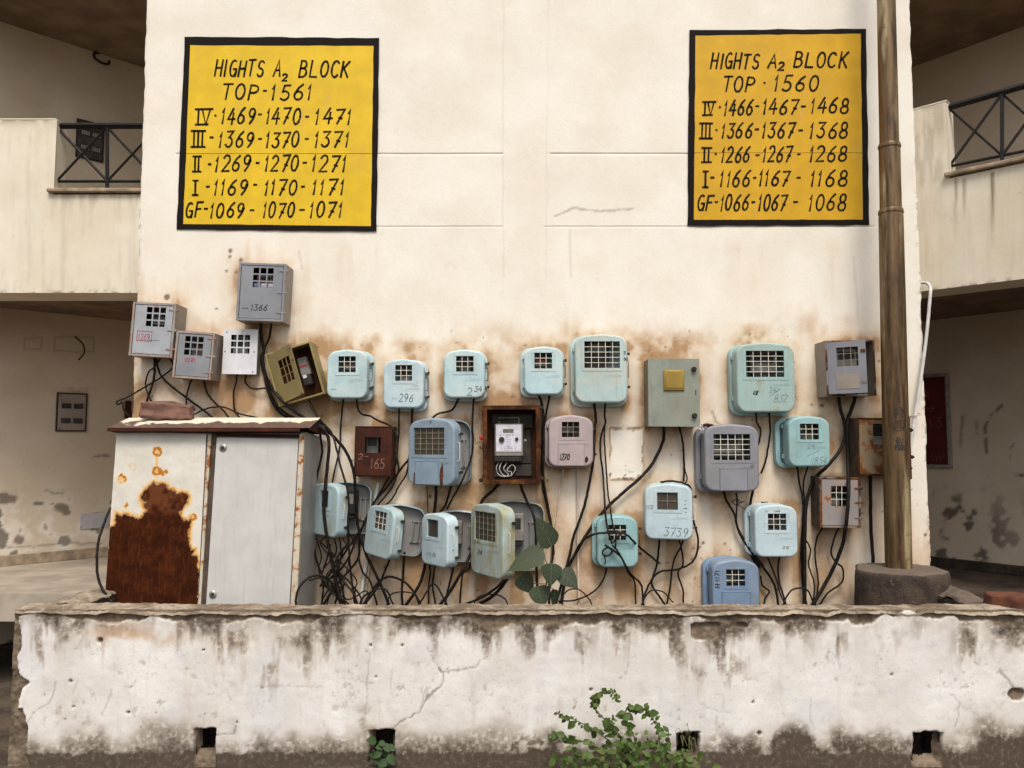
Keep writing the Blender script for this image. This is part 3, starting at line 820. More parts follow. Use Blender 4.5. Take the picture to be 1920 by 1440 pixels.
def bar(bm, a, b, r):
    """square bar between two points"""
    tube(bm, [a, b], r * 1.25, 4)
def railing(parent, f, top, bot, posts, xs0, xs1, under):
    r = bmesh.new()
    ra = obj_rail = None
    bm = bmesh.new()
    bar(bm, f(xs0, top(xs0)), f(xs1, top(xs1)), .019); t = obj("railing", bm, MAT["rail"], parent)
    bm = bmesh.new(); bar(bm, f(xs0, bot(xs0)), f(xs1, bot(xs1)), .009); obj("bottom_rail", bm, MAT["rail"], t)
    for p in posts:
        bm = bmesh.new(); bar(bm, f(p, top(p)), f(p, bot(p) + under), .012); obj("post", bm, MAT["rail"], t)
    e = [xs0] + list(posts) + [xs1]
    return t, e
P = Vector((0, YB + .06, 0)); N = Vector((0, -1, 0))
fL = lambda px, py: atp(px, py, P, N)
rl, e = railing(left_par, fL, lambda x: 236, lambda x: 340, [201], 106, 296, 15)
for a, b in ((106, 201), (201, 296)):
    for y0, y1 in ((238, 340), (340, 238)):
        bm = bmesh.new(); bar(bm, fL(a, y0), fL(b, y1) + Vector((0, .014 if y0 < y1 else 0, 0)), .008); obj("cross_brace", bm, MAT["rail"], rl)
# right balcony, turned towards the street
A = at(1722, 547, .3); B = at(1920, 523, -.14)
U_B = (B - A); U_B.z = 0; U_B.normalize(); N_B = Vector((U_B.y, -U_B.x, 0))
fR = lambda px, py, off=0.0: atp(px, py, A - N_B * off, N_B)
zb2 = A.z; zt2 = fR(1745, 197).z; zs2 = fR(1850, 317).z
sa = (fR(1780, 300) - A).dot(U_B)
def par_fields_right(px, py, S, Z):
    n1 = fbm(px, py, 1 / 26, 5, 3); nv = fbm(px, py * .13, 1 / 9, 4, 4); nf = fbm(px, py, 1 / 9, 4, 8)
    gr = .08 * sstep(.45, .75, nv)
    gr = np.maximum(gr, .5 * np.exp(-np.maximum(zt2 - Z, 0) / .02) * sstep(.35, .6, n1))
    for x, y0, y1, w_, k in ((1793, 338, 385, 2.6, .8), (1808, 338, 400, 3, .7), (1861, 325, 460, 3.6, .95), (1791, 380, 440, 4, .3)):
        gr = np.maximum(gr, k * np.exp(-((px - x - 2 * (n1 - .5)) / w_) ** 2) * sstep(y0 - 6, y0, py) * sstep(y1 + 25, y0 + 10, py))
    gr = np.maximum(gr, .25 * np.exp(-np.maximum(zs2 - Z, 0) / .04) * sstep(.4, .6, nv) * (S > sa))
    gr = np.maximum(gr, .7 * sstep(.55, .62, nf) * np.exp(-np.maximum(Z - zb2, 0) / .012))
    return {"grime": np.clip(gr, 0, .9)}
P0 = A - U_B * .5; P0.z = 0
right_par = sheet("balcony_parapet", P0, U_B, 3.2, zb2, zt2, .012, MAT["parapet"], building, par_fields_right, lambda px, py, S, Z: (S - .5 <= sa) | (Z <= zs2), rel=.008)
bm = bmesh.new()
box(bm, -.5, sa - .004, .012, .15, zb2 + .02, zt2 - .006); box(bm, sa, 2.7, .012, .15, zb2 + .02, zs2 - .006)
box(bm, -.5, 2.7, .004, .3, zb2, zb2 + .018); box(bm, -.5, sa, -.002, .16, zt2 - .004, zt2 + .008, .004)
o = obj("parapet_back", bm, MAT["parapet"], right_par); o.location = (A.x, A.y, 0); o.rotation_euler = (0, 0, math.atan2(U_B.y, U_B.x))
bm = bmesh.new(); box(bm, sa - .03, 2.7, -.035, .17, zs2, zs2 + .028, .006)
o = obj("sill", bm, MAT["slab"], right_par); o.location = (A.x, A.y, 0); o.rotation_euler = (0, 0, math.atan2(U_B.y, U_B.x))
fRr = lambda px, py: fR(px, py, .06)
topf = lambda x: 201 - (x - 1780) * .286; botf = lambda x: 312 - (x - 1780) * .205
rr_, e = railing(right_par, fRr, topf, botf, [1879, 1985], 1780, 2100, 12)
for a, b in ((1780, 1879), (1879, 1985), (1985, 2100)):
    for k in (0, 1):
        bm = bmesh.new()
        p, q = (fRr(a, topf(a) + 3), fRr(b, botf(b))) if k else (fRr(a, botf(a)), fRr(b, topf(b) + 3))
        bar(bm, p - N_B * .012 * k, q - N_B * .012 * k, .008); obj("cross_brace", bm, MAT["rail"], rr_)
bm = bmesh.new()
# slab over the right corridor follows the turned balcony
a_ = math.atan2(U_B.y, U_B.x)
box(bm, -.9, 4.5, .31, 3.2, zb2 + .05, zb2 + .22)
o = obj("ceiling", bm, MAT["ceiling"], building); o.location = (A.x, A.y, 0); o.rotation_euler = (0, 0, a_)
# ceiling hook upstairs on the left
# ------------------------------------------------------------------ painted signs
def sign(label, mat, outer, inner, lines, zx, zy, seed, joint):
    cx = sum(p[0] for p in outer) / 4; cy = sum(p[1] for p in outer) / 4
    c = at(cx, cy, 0)
    t = thing("painted_sign", label, "sign", c, group="yellow flat number signs")
    rng = random.Random(seed)
    def edge(poly, j):
        out = []
        for i in range(4):
            (xa_, ya), (xb, yb) = poly[i], poly[(i + 1) % 4]
            for k in range(14):
                f = k / 14
                jj = 0 if k == 0 else rng.uniform(-j, j)
                out.append((xa_ + (xb - xa_) * f + jj * (ya != yb) * (abs(yb - ya) > abs(xb - xa_)), ya + (yb - ya) * f + jj * (abs(yb - ya) < abs(xb - xa_))))
        return out
    eo, ei = edge(outer, .9), edge(inner, .7)
    L = lambda px, py, off: at(px, py, -off) - c
    bm = bmesh.new()
    a = [bm.verts.new(L(x, y, .0075)) for x, y in eo]; b = [bm.verts.new(L(x, y, .0075)) for x, y in ei]
    a2 = [bm.verts.new(L(x, y, -.004)) for x, y in eo]
    n = len(a)
    for i in range(n):
        k = (i + 1) % n
        bm.faces.new((a[i], a[k], b[k], b[i])); bm.faces.new((a2[i], a2[k], a[k], a[i]))
    obj("border", bm, MAT["black"], t)
    bm = bmesh.new()
    # the plaster joint runs through the painted field
    (x0, y0), (x1, y1), (x2, y2), (x3, y3) = inner
    lx = lambda y: x0 + (x3 - x0) * (y - y0) / (y3 - y0); rx = lambda y: x1 + (x2 - x1) * (y - y1) / (y2 - y1)
    j = joint
    for q in (((x0, y0), (x1, y1), (rx(j - .45), j - .45), (lx(j - .45), j - .45)), ((lx(j + .45), j + .45), (rx(j + .45), j + .45), (x2, y2), (x3, y3))):
        bm.faces.new([bm.verts.new(L(x, y, .0072)) for x, y in q])
    obj("field", bm, mat, t)
    bm = bmesh.new()
    bm.faces.new([bm.verts.new(L(x, y, .0064)) for x, y in ((lx(j), j - 1.2), (rx(j), j - 1.2), (rx(j), j + 1.2), (lx(j), j + 1.2))])
    obj("plaster_joint", bm, MAT["rust_brown"], t)
    for k, words in enumerate(lines):
        bm = bmesh.new()
        for (txt, wx0, wy0, wx1, wy1) in words:
            f = lambda X, Y: at(zx + X / 3.6, zy + Y / 3.6, -.0095) - c
            dash = txt in '-.'
            text_strokes(bm, txt, wx0, wy0, wx1, wy1, 12.5, f, slant=0.0 if (dash or txt in 'abcd') else .16, gap=.42, seed=seed + k * 9 + int(wx0), wob=.18)
        obj("text_line", bm, MAT["black"], t, recalc=True)
    return t
def d_(x, y, wd=18, t='-'): return (t, x - wd / 2, y - 20, x + wd / 2, y + 20)
sign("yellow painted sign left of centre, its second line reading TOP-1561", MAT["yellow"], [(346, 69), (711, 71), (706, 433), (331, 430)], [(356.5, 84.5), (700.5, 86), (695.5, 424), (343.5, 420)],
 [[("HIGHTS", 293, 228, 642, 332), ("A", 690, 228, 752, 335), ("2", 750, 320, 790, 365), ("BLOCK", 865, 232, 1212, 338)],
  [("TOP", 345, 390, 597, 490), d_(636, 432), ("1561", 675, 393, 960, 492)],
  [("d", 168, 552, 280, 658), d_(302, 600, 12, '.'), ("1469", 340, 552, 578, 655), d_(603, 593), ("1470", 637, 552, 885, 655), d_(922, 607), ("1471", 972, 555, 1230, 655)],
  [("c", 142, 708, 236, 812), d_(275, 748), ("1369", 320, 710, 568, 812), d_(603, 758), ("1370", 635, 710, 875, 812), d_(918, 757), ("1371", 962, 710, 1212, 812)],
  [("b", 150, 872, 207, 975), d_(262, 930, 14), ("1269", 295, 870, 550, 975), d_(587, 918), ("1270", 630, 870, 872, 975), d_(905, 918, 22), ("1271", 950, 870, 1197, 975)],
  [("a", 147, 1032, 187, 1133), d_(250, 1080), ("1169", 285, 1032, 525, 1133), d_(570, 1066, 20), ("1170", 625, 1032, 860, 1133), d_(893, 1080), ("1171", 947, 1032, 1180, 1133)],
  [("GF", 98, 1188, 220, 1285), d_(238, 1228), ("1069", 262, 1187, 503, 1287), d_(550, 1238, 24), ("1070", 618, 1187, 840, 1287), d_(888, 1236, 28), ("1071", 933, 1187, 1168, 1287)]], 320, 50, 3, 288)
sign("ochre yellow painted sign beside the rusty pole, its second line reading TOP-1560", MAT["ochre"], [(1293, 56), (1624, 54), (1630, 422), (1289, 423)], [(1304, 66.5), (1614, 63), (1618, 412), (1301, 412)],
 [[("HIGHTS", 225, 218, 562, 318), ("A", 612, 218, 682, 312), ("2", 677, 275, 725, 330), ("BLOCK", 785, 210, 1157, 310)],
  [("TOP", 303, 375, 530, 472), d_(590, 415, 12, '.'), ("1560", 650, 367, 960, 467)],
  [("d", 170, 538, 255, 632), d_(287, 580, 12, '.'), ("1466", 310, 532, 520, 632), d_(540, 573), ("1467", 572, 528, 825, 625), d_(852, 575, 24), ("1468", 895, 520, 1168, 618)],
  [("c", 155, 688, 240, 787), d_(265, 733, 12, '.'), ("1366", 293, 688, 512, 787), d_(537, 730, 20), ("1367", 570, 685, 800, 785), d_(833, 735, 22), ("1368", 890, 682, 1160, 785)],
  [("b", 165, 850, 233, 948), d_(260, 895, 12, '.'), ("1266", 292, 848, 497, 948), d_(540, 903, 20), ("1267", 570, 845, 780, 945), d_(820, 897, 16), ("1268", 885, 842, 1157, 943)],
  [("a", 170, 1012, 208, 1117), d_(237, 1055), ("1166", 285, 1010, 500, 1115), d_(522, 1057, 14), ("1167", 545, 1008, 765, 1110), d_(818, 1055, 20), ("1168", 890, 1008, 1157, 1112)],
  [("GF", 133, 1178, 252, 1275), d_(264, 1220, 14), ("1066", 285, 1172, 492, 1275), d_(512, 1220, 16), ("1067", 540, 1170, 747, 1275), d_(800, 1217, 24), ("1068", 882, 1165, 1150, 1275)]], 1270, 40, 5, 286.5)

# ------------------------------------------------------------------ the low wall in front
HOLES = [(383, 1393, 15, 22), (716, 1400, 19, 26), (1290, 1398, 16, 21), (1740, 1402, 22, 24)]
def low_wall():
    root = thing("low_wall", "low whitewashed boundary wall with mould, bare mortar top and drain holes", "wall", (0, YF, 0))
    root["kind"] = "thing"
    x0, x1 = at(20, 1250, YF).x, 3.3
    nx = int((x1 - x0) / .0062); nz = int(Z_TOP / .0062)
    X, Z = np.meshgrid(np.linspace(x0, x1, nx), np.linspace(-.03, Z_TOP, nz), indexing='ij')
    px, py = project(X, YF, Z)
    n1 = fbm(px, py, 1 / 45, 5, 1); n2 = fbm(px, py, 1 / 14, 5, 4); nf = fbm(px, py, 1 / 6, 4, 7); nv = fbm(px, py * .16, 1 / 12, 5, 10); nb = fbm(px, py * 0, 1 / 120, 4, 12); ns = fbm(px, py, 1 / 3.2, 3, 3)
    edge = 1169 + 30 * (fbm(px, 0 * py, 1 / 70, 2, 9) - .5) + 26 * (fbm(px, py * .5, 1 / 24, 4, 2) - .5)
    edge = edge - 10 * sstep(1560, 1640, px) - 14 * sstep(160, 90, px) - 12 * np.exp(-((px - 690) / 60) ** 2)
    plast = sstep(-1.5, 1.5, py - edge)
    holep = np.exp(-((px - 1322) / 28.) ** 6 - ((py - 1184) / 17.) ** 6)
    plast *= 1 - sstep(.42, .5, holep + .5 * (n2 - .5)) 
    hp2 = np.exp(-((px - 1385) / 18.) ** 4 - ((py - 1173) / 5.) ** 4); plast *= 1 - sstep(.4, .5, hp2 + .5 * (n2 - .5))
    lx = 38 + 26 * (fbm(py, 0 * px, 1 / 40, 4, 5) - .5) + 8 * np.exp(-((py - 1280) / 8) ** 2) * 2
    plast *= sstep(-1, 1, px - lx - 10 * (py > 1330))
    rs = np.hypot((px - 1905) / 22, (py - 1302) / 14) + .6 * (n2 - .5); plast *= sstep(.7, .85, rs)
    for cx, cy, r in ((187, 1201, 5), (132, 1277, 2.5), (137, 1325, 2), (240, 1336, 2.5), (382, 1219, 2), (1108, 1293, 2.5), (1412, 1317, 2), (1672, 1265, 2), (695, 1210, 2), (754, 1210, 2), (705, 1269, 1.8), (444, 1355, 1.6), (1424, 1375, 4)):
        plast *= sstep(r - 1, r + 1.2, np.hypot(px - cx, py - cy) + 2 * (nf - .5))
    for hx, hy, hw, hh in HOLES:
        q = np.maximum(np.abs(px - hx) / (hw + 5), (hy - py) / (hh + 3)) + .28 * (n2 - .5)
        plast *= sstep(.98, 1.06, q)
    # mould hanging from the top and climbing from the foot
    reach = 30 + 105 * sstep(.32, .72, nv) * (.45 + .9 * sstep(.3, .7, nb)) + 40 * np.exp(-((px - 560) / 130) ** 2) + 46 * np.exp(-((px - 1320) / 90) ** 2)
    top = np.clip(1 - (py - edge) / reach, 0, 1) ** 1.1 * (.42 + .7 * sstep(.35, .65, n1))
    top *= 1 - .65 * np.exp(-((px - 250) / 90) ** 2) - .55 * sstep(1560, 1600, px) * sstep(1830, 1780, px)
    right = sstep(1800, 1900, px + 40 * (n1 - .5)) * sstep(1260, 1150, py + 60 * (n2 - .5)) * 1.0
    foot = sstep(1335 + 60 * (nb - .5) * 1.6 + 20 * sstep(1000, 940, px) * 0, 1450, py + 80 * (n1 - .5)) * 1.0
    foot += .45 * sstep(.5, .66, n1) * np.exp(-((px - 640) / 80) ** 2 - ((py - 1345) / 26) ** 2) + .5 * sstep(.42, .6, n1) * np.exp(-((px - 1500) / 95) ** 2 - ((py - 1390) / 30) ** 2)
    foot += .75 * sstep(1690, 1900, px) * sstep(1310, 1420, py + 50 * (n1 - .5)) + .6 * sstep(1120, 1060, px) * np.exp(-((py - 1405) / 30) ** 2) * sstep(.4, .6, n2) * (px > 960)
    foot += sstep(1408, 1426, py + 12 * (n2 - .5))
    spots = .75 * sstep(.67, .73, n2) * sstep(.40, .6, n1) * .7 + .5 * sstep(.70, .75, ns) * sstep(.45, .6, n1)
    mould = np.maximum.reduce([top, right, foot, spots * .6])
    left = .5 * sstep(130, 50, px) * np.clip(1 - (py - 1150) / 90, 0, 1) * sstep(.35, .6, n1); mould = np.maximum(mould, left)
    mould = np.clip(mould - .22 * sstep(.58, .66, nf) * sstep(.3, .5, mould), 0, 1)
    rw = sstep(.35, .6, n1) * (.9 * np.exp(-((px - 215) / 60) ** 2 - ((py - 1185) / 17) ** 2) + .75 * np.exp(-((px - 470) / 65) ** 2 - ((py - 1196) / 15) ** 2) + .5 * np.exp(-((px - 300) / 50) ** 2 - ((py - 1196) / 14) ** 2))
    crack = np.zeros_like(px)
    for pts, wd, k in (([(731, 1374), (752, 1352), (786, 1334), (800, 1310), (828, 1284), (832, 1262), (824, 1252)], 1.2, .9), ([(832, 1262), (860, 1256), (893, 1252), (899, 1240)], .9, .8), ([(824, 1252), (810, 1232), (800, 1214)], .6, .5), ([(786, 1334), (795, 1305), (790, 1290)], .7, .6), ([(692, 1225), (690, 1275), (684, 1340)], .5, .5), ([(735, 1255), (732, 1290), (738, 1308)], .4, .4), ([(752, 1282), (768, 1300)], .4, .4), ([(400, 1377), (438, 1376), (443, 1360)], .9, .8), ([(105, 1278), (92, 1318), (58, 1340), (50, 1360)], .6, .55), ([(145, 1275), (136, 1300)], .5, .4), ([(208, 1290), (200, 1320), (190, 1342)], .5, .45), ([(1875, 1257), (1890, 1275), (1900, 1290)], 1.0, .8), ([(1780, 1300), (1800, 1320), (1795, 1345), (1788, 1362)], .8, .55), ([(480, 1286), (560, 1287), (604, 1288)], .5, .35), ([(1312, 1317), (1340, 1333), (1380, 1337)], .5, .35), ([(1520, 1310), (1518, 1345), (1526, 1365)], .5, .35), ([(1605, 1270), (1602, 1310)], .4, .3), ([(640, 1270), (700, 1282)], .5, .4), ([(155, 1190), (145, 1215)], .5, .4), ([(425, 1292), (433, 1312)], .5, .4)):
        crack = np.maximum(crack, .75 * k * sstep(wd + 1.7, wd * .4, segdist(px + 9 * (n2 - .5), py + 9 * (nf - .5), pts)))
    bare = 1 - plast
    Y = YF + .016 * bare + (n2 - .5) * .012 * (.18 + bare) + (n1 - .5) * .005 + .003 * crack + bare * (nf - .5) * .014
    hmask = np.zeros_like(px, bool)
    for hx, hy, hw, hh in HOLES:
        q = np.maximum(np.abs(px - hx - (hy - py) * .12) / hw, np.abs(py - hy) / hh) + .42 * (n2 - .5)
        hmask |= q < 1
        Y += .05 * sstep(1.25, .98, q)
    keep = ~(hmask[:-1, :-1] & hmask[1:, 1:] & hmask[1:, :-1] & hmask[:-1, 1:])
    V = np.stack([X.ravel(), (Y - YF).ravel(), Z.ravel()], -1)
    me = grid_mesh("wall", V, nx, nz, keep, {"bare": bare, "mould": mould, "crack": crack * .85, "rustwash": np.clip(rw, 0, .85)})
    link("wall", me, MAT["whitewash"], root)
    # rough mortar top
    ny = 44; W = .205
    xs = np.linspace(x0, x1, nx // 2); ys = np.linspace(-.006, W, ny)
    X, Yc = np.meshgrid(xs, ys, indexing='ij')
    h = (fbm(X, Yc, 9, 5, 2) - .5) * .030 + (fbm(X, Yc, 40, 3, 6) - .5) * .010
    tt = np.minimum(Yc + .006, W - Yc) / .02
    Zc = Z_TOP + h - .016 * np.exp(-tt) - .004 + .010 * sstep(-1.6, -2.4, X)
    V = np.stack([X.ravel(), Yc.ravel(), Zc.ravel()], -1)
    link("coping", grid_mesh("coping", V, len(xs), ny), MAT["mortar"], root)
    bm = bmesh.new()
    box(bm, x0 + .003, x1, .21, .215, 0, Z_TOP - .02); box(bm, x0, x0 + .002, .02, .21, 0, Z_TOP - .01)
    obj("back_face", bm, MAT["mortar"], root)
    for hx, hy, hw, hh in HOLES:
        c = at(hx, hy, YF); hwm = hw / F * (YF + D) * 1.15; hhm = hh / F * (YF + D) * 1.15
        bm = bmesh.new()
        xa_, xb, za, zb = c.x - hwm, c.x + hwm, c.z - hhm, c.z + hhm
        v = [bm.verts.new(p) for p in ((xa_, .02, za), (xb, .02, za), (xb, .02, zb), (xa_, .02, zb), (xa_, .2, za), (xb, .2, za), (xb, .2, zb), (xa_, .2, zb))]
        for q in ((0, 1, 5, 4), (1, 2, 6, 5), (2, 3, 7, 6), (3, 0, 4, 7), (4, 5, 6, 7)): bm.faces.new([v[i] for i in q])
        obj("drain_hole", bm, MAT["hole"], root)
    # the two returns that close the planter against the building
    for xa_, xb, s in ((x0 + .01, x0 + .20, 1), (2.43, 2.62, 5)):
        nxx, nyy = 26, 130
        xs = np.linspace(xa_, xb, nxx); ys = np.linspace(.2, 1.12, nyy)
        X, Yc = np.meshgrid(xs, ys, indexing='ij')
        tt = np.minimum(X - xa_, xb - X) / .02
        Zc = Z_TOP - .01 + (fbm(X + s, Yc, 9, 5, 3) - .5) * .06 - .02 * np.exp(-tt)
        V = np.stack([X.ravel(), Yc.ravel(), Zc.ravel()], -1)
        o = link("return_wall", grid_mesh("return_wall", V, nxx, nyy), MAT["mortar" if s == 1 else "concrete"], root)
        bm = bmesh.new()
        box(bm, xa_ + .003, xb - .003, .2, 1.12, 0, Z_TOP - .035); obj("return_core", bm, MAT["concrete"], o)
    return root
LOW = low_wall()
# ------------------------------------------------------------------ meter boxes
def outline(w, h, r, peak, nc=7, nt=11):
    """rounded outline, domed on top; w x h overall, counter-clockwise in x,z, centred"""
    hh = h - peak; zc = -peak / 2
    r = min(r, w / 2 - .001, hh / 2 - .001)
    pts = []
    x0, x1, z0, z1 = -w / 2, w / 2, zc - hh / 2, zc + hh / 2
    for cx, cz, a in ((x1 - r, z0 + r, -90), (x1 - r, z1 - r, 0)):
        for i in range(nc + 1): pts.append((cx + r * math.cos(R(a + 90 * i / nc)), cz + r * math.sin(R(a + 90 * i / nc))))
    for i in range(1, nt): pts.append((x1 - r + (x0 - x1 + 2 * r) * i / nt, z1))
    for cx, cz, a in ((x0 + r, z1 - r, 90), (x0 + r, z0 + r, 180)):
        for i in range(nc + 1): pts.append((cx + r * math.cos(R(a + 90 * i / nc)), cz + r * math.sin(R(a + 90 * i / nc))))
    out = []
    for x, z in pts:
        wgt = max(0.0, min(1.0, (z - (z1 - r)) / r))
        t = min(1.0, abs(x) / (w / 2))
        out.append((x, z + peak * wgt * (0.55 * (0.5 + 0.5 * math.cos(math.pi * t)) + 0.45 * (1 - t))))
    return out

def rings(bm, defs, w, h, r, peak, ox=0.0, oz=0.0):
    """defs: list of (inset, y)"""
    R_ = []
    for ins, y in defs:
        pts = outline(w - 2 * ins, h - 2 * ins, max(.004, r - ins), peak)
        R_.append([bm.verts.new((x + ox, y, z + oz)) for x, z in pts])
    n = len(R_[0])
    for A, B in zip(R_[:-1], R_[1:]):
        for i in range(n):
            bm.faces.new((A[i], A[(i + 1) % n], B[(i + 1) % n], B[i]))
    return R_

def loop_edges(bm, vs_):
    return [bm.edges.get((a, b)) or bm.edges.new((a, b)) for a, b in zip(vs_, vs_[1:] + vs_[:1])]

def fill_with_hole(bm, ring, hole=None):
    es = loop_edges(bm, ring)
    if hole: es += loop_edges(bm, hole)
    bmesh.ops.triangle_fill(bm, edges=es, use_beauty=True, use_dissolve=False)

GROUP_DOME = "round shouldered meter boxes"
GROUP_SHEET = "square sheet steel meter boxes"

def small_latch(parent, x, y, z, s=1.0, name="latch", mat="brass"):
    bm = bmesh.new()
    box(bm, x - .002, x + .016 * s, y - .012, y + .010, z - .006, z + .006, .0015)
    l = obj(name, bm, MAT[mat], parent)
    bm = bmesh.new()
    box(bm, x + .012 * s, x + .026 * s, y - .015, y + .004, z - .0085, z + .0085, .002)
    obj("latch_knob", bm, MAT["dark_metal"], l)

def wire_handle(parent, x, y, z0, z1, out, mat="dark_metal", r=.0022, ax=0):
    d = Vector((1, 0, 0)) if ax == 0 else Vector((0, -1, 0))
    a, b = Vector((x, y, z0)), Vector((x, y, z1))
    bm = bmesh.new()
    tube(bm, [a, a + d * out * .85 + Vector((0, 0, .004)), a + d * out + Vector((0, 0, .010)), b + d * out - Vector((0, 0, .010)), b + d * out * .85 - Vector((0, 0, .004)), b], r, 6)
    obj("handle", bm, MAT[mat], parent, 40)

def grille(parent, x0, x1, z0, z1, y, nc, nr, mat, r=.0018, skip=()):
    bm = bmesh.new()
    for i in range(1, nc):
        x = x0 + (x1 - x0) * i / nc
        if ('v', i) in skip: continue
        box(bm, x - r, x + r, y - r, y + r, z0 - .003, z1 + .003)
    for j in range(1, nr):
        z = z0 + (z1 - z0) * j / nr
        if ('h', j) in skip: continue
        box(bm, x0 - .003, x1 + .003, y - r * .7 + .001, y + r * .7 + .001, z - r, z + r)
    obj("window_grille", bm, MAT[mat], parent)

def inner_meter(parent, cx, cz, w, h, y0, y1, kind="meter"):
    """the electricity meter seen through the window: case, dial, terminal block"""
    rg = random.Random(int((cx * 7919 + cz * 104729 + w * 9973 + h * 331) * 1000)); cx += rg.uniform(-.18, .18) * w; cz += rg.uniform(-.16, .12) * h; w *= rg.uniform(.75, 1.1); h *= rg.uniform(.85, 1.1); y1 *= rg.uniform(.75, 1.0)
    bm = bmesh.new(); box(bm, cx - w / 2, cx + w / 2, y1, y0, cz - h * .35, cz + h / 2, .006)
    m = obj("electric_meter", bm, MAT["meter" if kind != "dark" else "meter_dark"], parent)
    bm = bmesh.new(); box(bm, cx - w * .36, cx + w * .36, y1 - .003, y1, cz + h * .02, cz + h * .36, .001)
    obj("counter_window", bm, MAT["meter_dark" if kind != "dark" else "meter"], m)
    bm = bmesh.new(); box(bm, cx - w * .42, cx + w * .42, y1 + .008, y0, cz - h / 2, cz - h * .36, .003)
    obj("terminal_block", bm, MAT["meter_dark"], m)
    if kind == "red":
        bm = bmesh.new(); box(bm, cx - w * .45, cx + w * .45, y1 - .002, y1, cz - h * .08, cz - h * .0, .0005)
        obj("red_stripe", bm, MAT["redink"], m)

def domed(label, rect, win, bars, mat, depth=.15, base=(5, 2, 5, 6), panel=None, texts=(), roll=0.0, open_=None,
          glass=False, barmat="bars", kind="meter", rad=.052, peak=.016, latches=(.27, .76), handle=(.36, .63), mark=True, rustm=None, skip=(), emboss=True):
    x0, y0, x1, y1 = rect
    W, H = None, None
    if open_ is None:
        a, b = at(x0, y1, -depth), at(x1, y0, -depth)
        W, H = b.x - a.x, b.z - a.z
        c = (a + b) / 2
        root = thing("meter_box", label, "meter box", (c.x, 0, c.z), (0, R(roll), 0), GROUP_DOME)
        yb = .055; t = depth - yb - .006
        s = W / (x1 - x0)
        bl, bt, br, bb = [k * s for k in base]
        BW, BH = W + bl + br, H + bt + bb
        box_, boz = (br - bl) / 2, (bt - bb) / 2
        cov_loc, cov_rot, ox = (0, -yb - .006, 0), 0, 0
    else:
        tx0, ty0, tx1, ty1, ang, t = open_
        yb = .06
        a, b = at(tx0, ty1, -yb), at(tx1, ty0, -yb)
        BW, BH = b.x - a.x, b.z - a.z
        W, H = BW * .985, BH * .985
        c = (a + b) / 2
        root = thing("meter_box", label, "meter box", (c.x, 0, c.z), (0, R(roll), 0), GROUP_DOME)
        box_ = boz = 0
        cov_loc, cov_rot, ox = (-BW / 2 + .002, -yb - .010, 0), -R(ang), W / 2
    lx = lambda px: (px - x0) / (x1 - x0) * W - W / 2 + ox
    lz = lambda py: H / 2 - (py - y0) / (y1 - y0) * H
    m = MAT[mat]
    # back tray
    bm = bmesh.new()
    Rg = rings(bm, [(0, 0.002), (0, -yb + .004), (.0015, -yb + .001), (.004, -yb), ((.028 if open_ is None else .007), -yb), ((.029 if open_ is None else .008), -.006)], BW, BH, rad + .004, peak, box_, boz)
    fill_with_hole(bm, Rg[-1])
    tray = obj("back_tray", bm, m, root, 35)
    if open_:
        bm = bmesh.new()
        Rg = rings(bm, [(.010, -yb + .002), (.010, -.010)], BW, BH, rad + .004, peak, box_, boz)
        fill_with_hole(bm, Rg[-1]); obj("lining", bm, MAT["tray_in"], tray, 35)
        bm = bmesh.new()
        xr = BW * .32
        for q in (-.022, .012): box(bm, xr + q, xr + q + .010, -.032, -.012, -BH * .22, BH * .16, .002)
        box(bm, xr - .03, xr + .03, -.020, -.011, BH * .16, BH * .19, .002); box(bm, xr - .03, xr + .03, -.020, -.011, -BH * .25, -BH * .22, .002)
        obj("mounting_rail", bm, MAT["tray_in"], tray)
    # cover with a real window opening
    f = min(.013, t * .4)
    bm = bmesh.new()
    defs = [(.006, .0), (0, -.0005), (0, -(t - f))] + [(f * (1 - math.cos(R(a_))), -(t - f) - f * math.sin(R(a_))) for a_ in (15, 30, 45, 60, 75)] + [(f, -t), (f + .0012, -t), (f + .003, -t)]
    Rg = rings(bm, defs, W, H, rad, peak, ox)
    wx0, wx1, wz0, wz1 = lx(win[0]), lx(win[2]), lz(win[3]), lz(win[1])
    hole = [bm.verts.new((x, -t, z)) for x, z in ((wx0, wz0), (wx1, wz0), (wx1, wz1), (wx0, wz1))]
    fill_with_hole(bm, Rg[-1], hole)
    inn = [bm.verts.new((v.co.x, -t + .010, v.co.z)) for v in hole]
    for i in range(4): bm.faces.new((hole[i], hole[(i + 1) % 4], inn[(i + 1) % 4], inn[i]))
    cover = obj("cover", bm, m, root, 32)
    cover.location = cov_loc; cover.rotation_euler = (0, 0, cov_rot)
    s = W / (x1 - x0)
    # raised plate round the window, embossed lines under it
    if emboss:
        bm = bmesh.new()
        e0, e1, f0, f1 = wx0 - .020, wx1 + .022, wz0 - .019, wz1 + .008
        y = -t - .0022
        for q in ((e0, e1, f0, wz0), (e0, e1, wz1, f1), (e0, wx0, wz0, wz1), (wx1, e1, wz0, wz1)):
            box(bm, q[0], q[1], y, -t + .001, q[2], q[3])
        obj("window_surround", bm, m, cover)
        bm = bmesh.new()
        zz = wz0 - .045
        for k in range(3): box(bm, W * .12 + ox - .01 * k, W * .40 + ox, -t - .0010, -t + .001, zz - .006 * k, zz - .006 * k + .0018)
        obj("embossed_line", bm, m, cover)
    if bars: grille(cover, wx0, wx1, wz0, wz1, -t + .006, bars[0], bars[1], barmat, skip=skip)
    if glass:
        bm = bmesh.new(); box(bm, wx0 - .002, wx1 + .002, -t + .011, -t + .014, wz0 - .002, wz1 + .002)
        obj("window_pane", bm, MAT["glass"], cover)
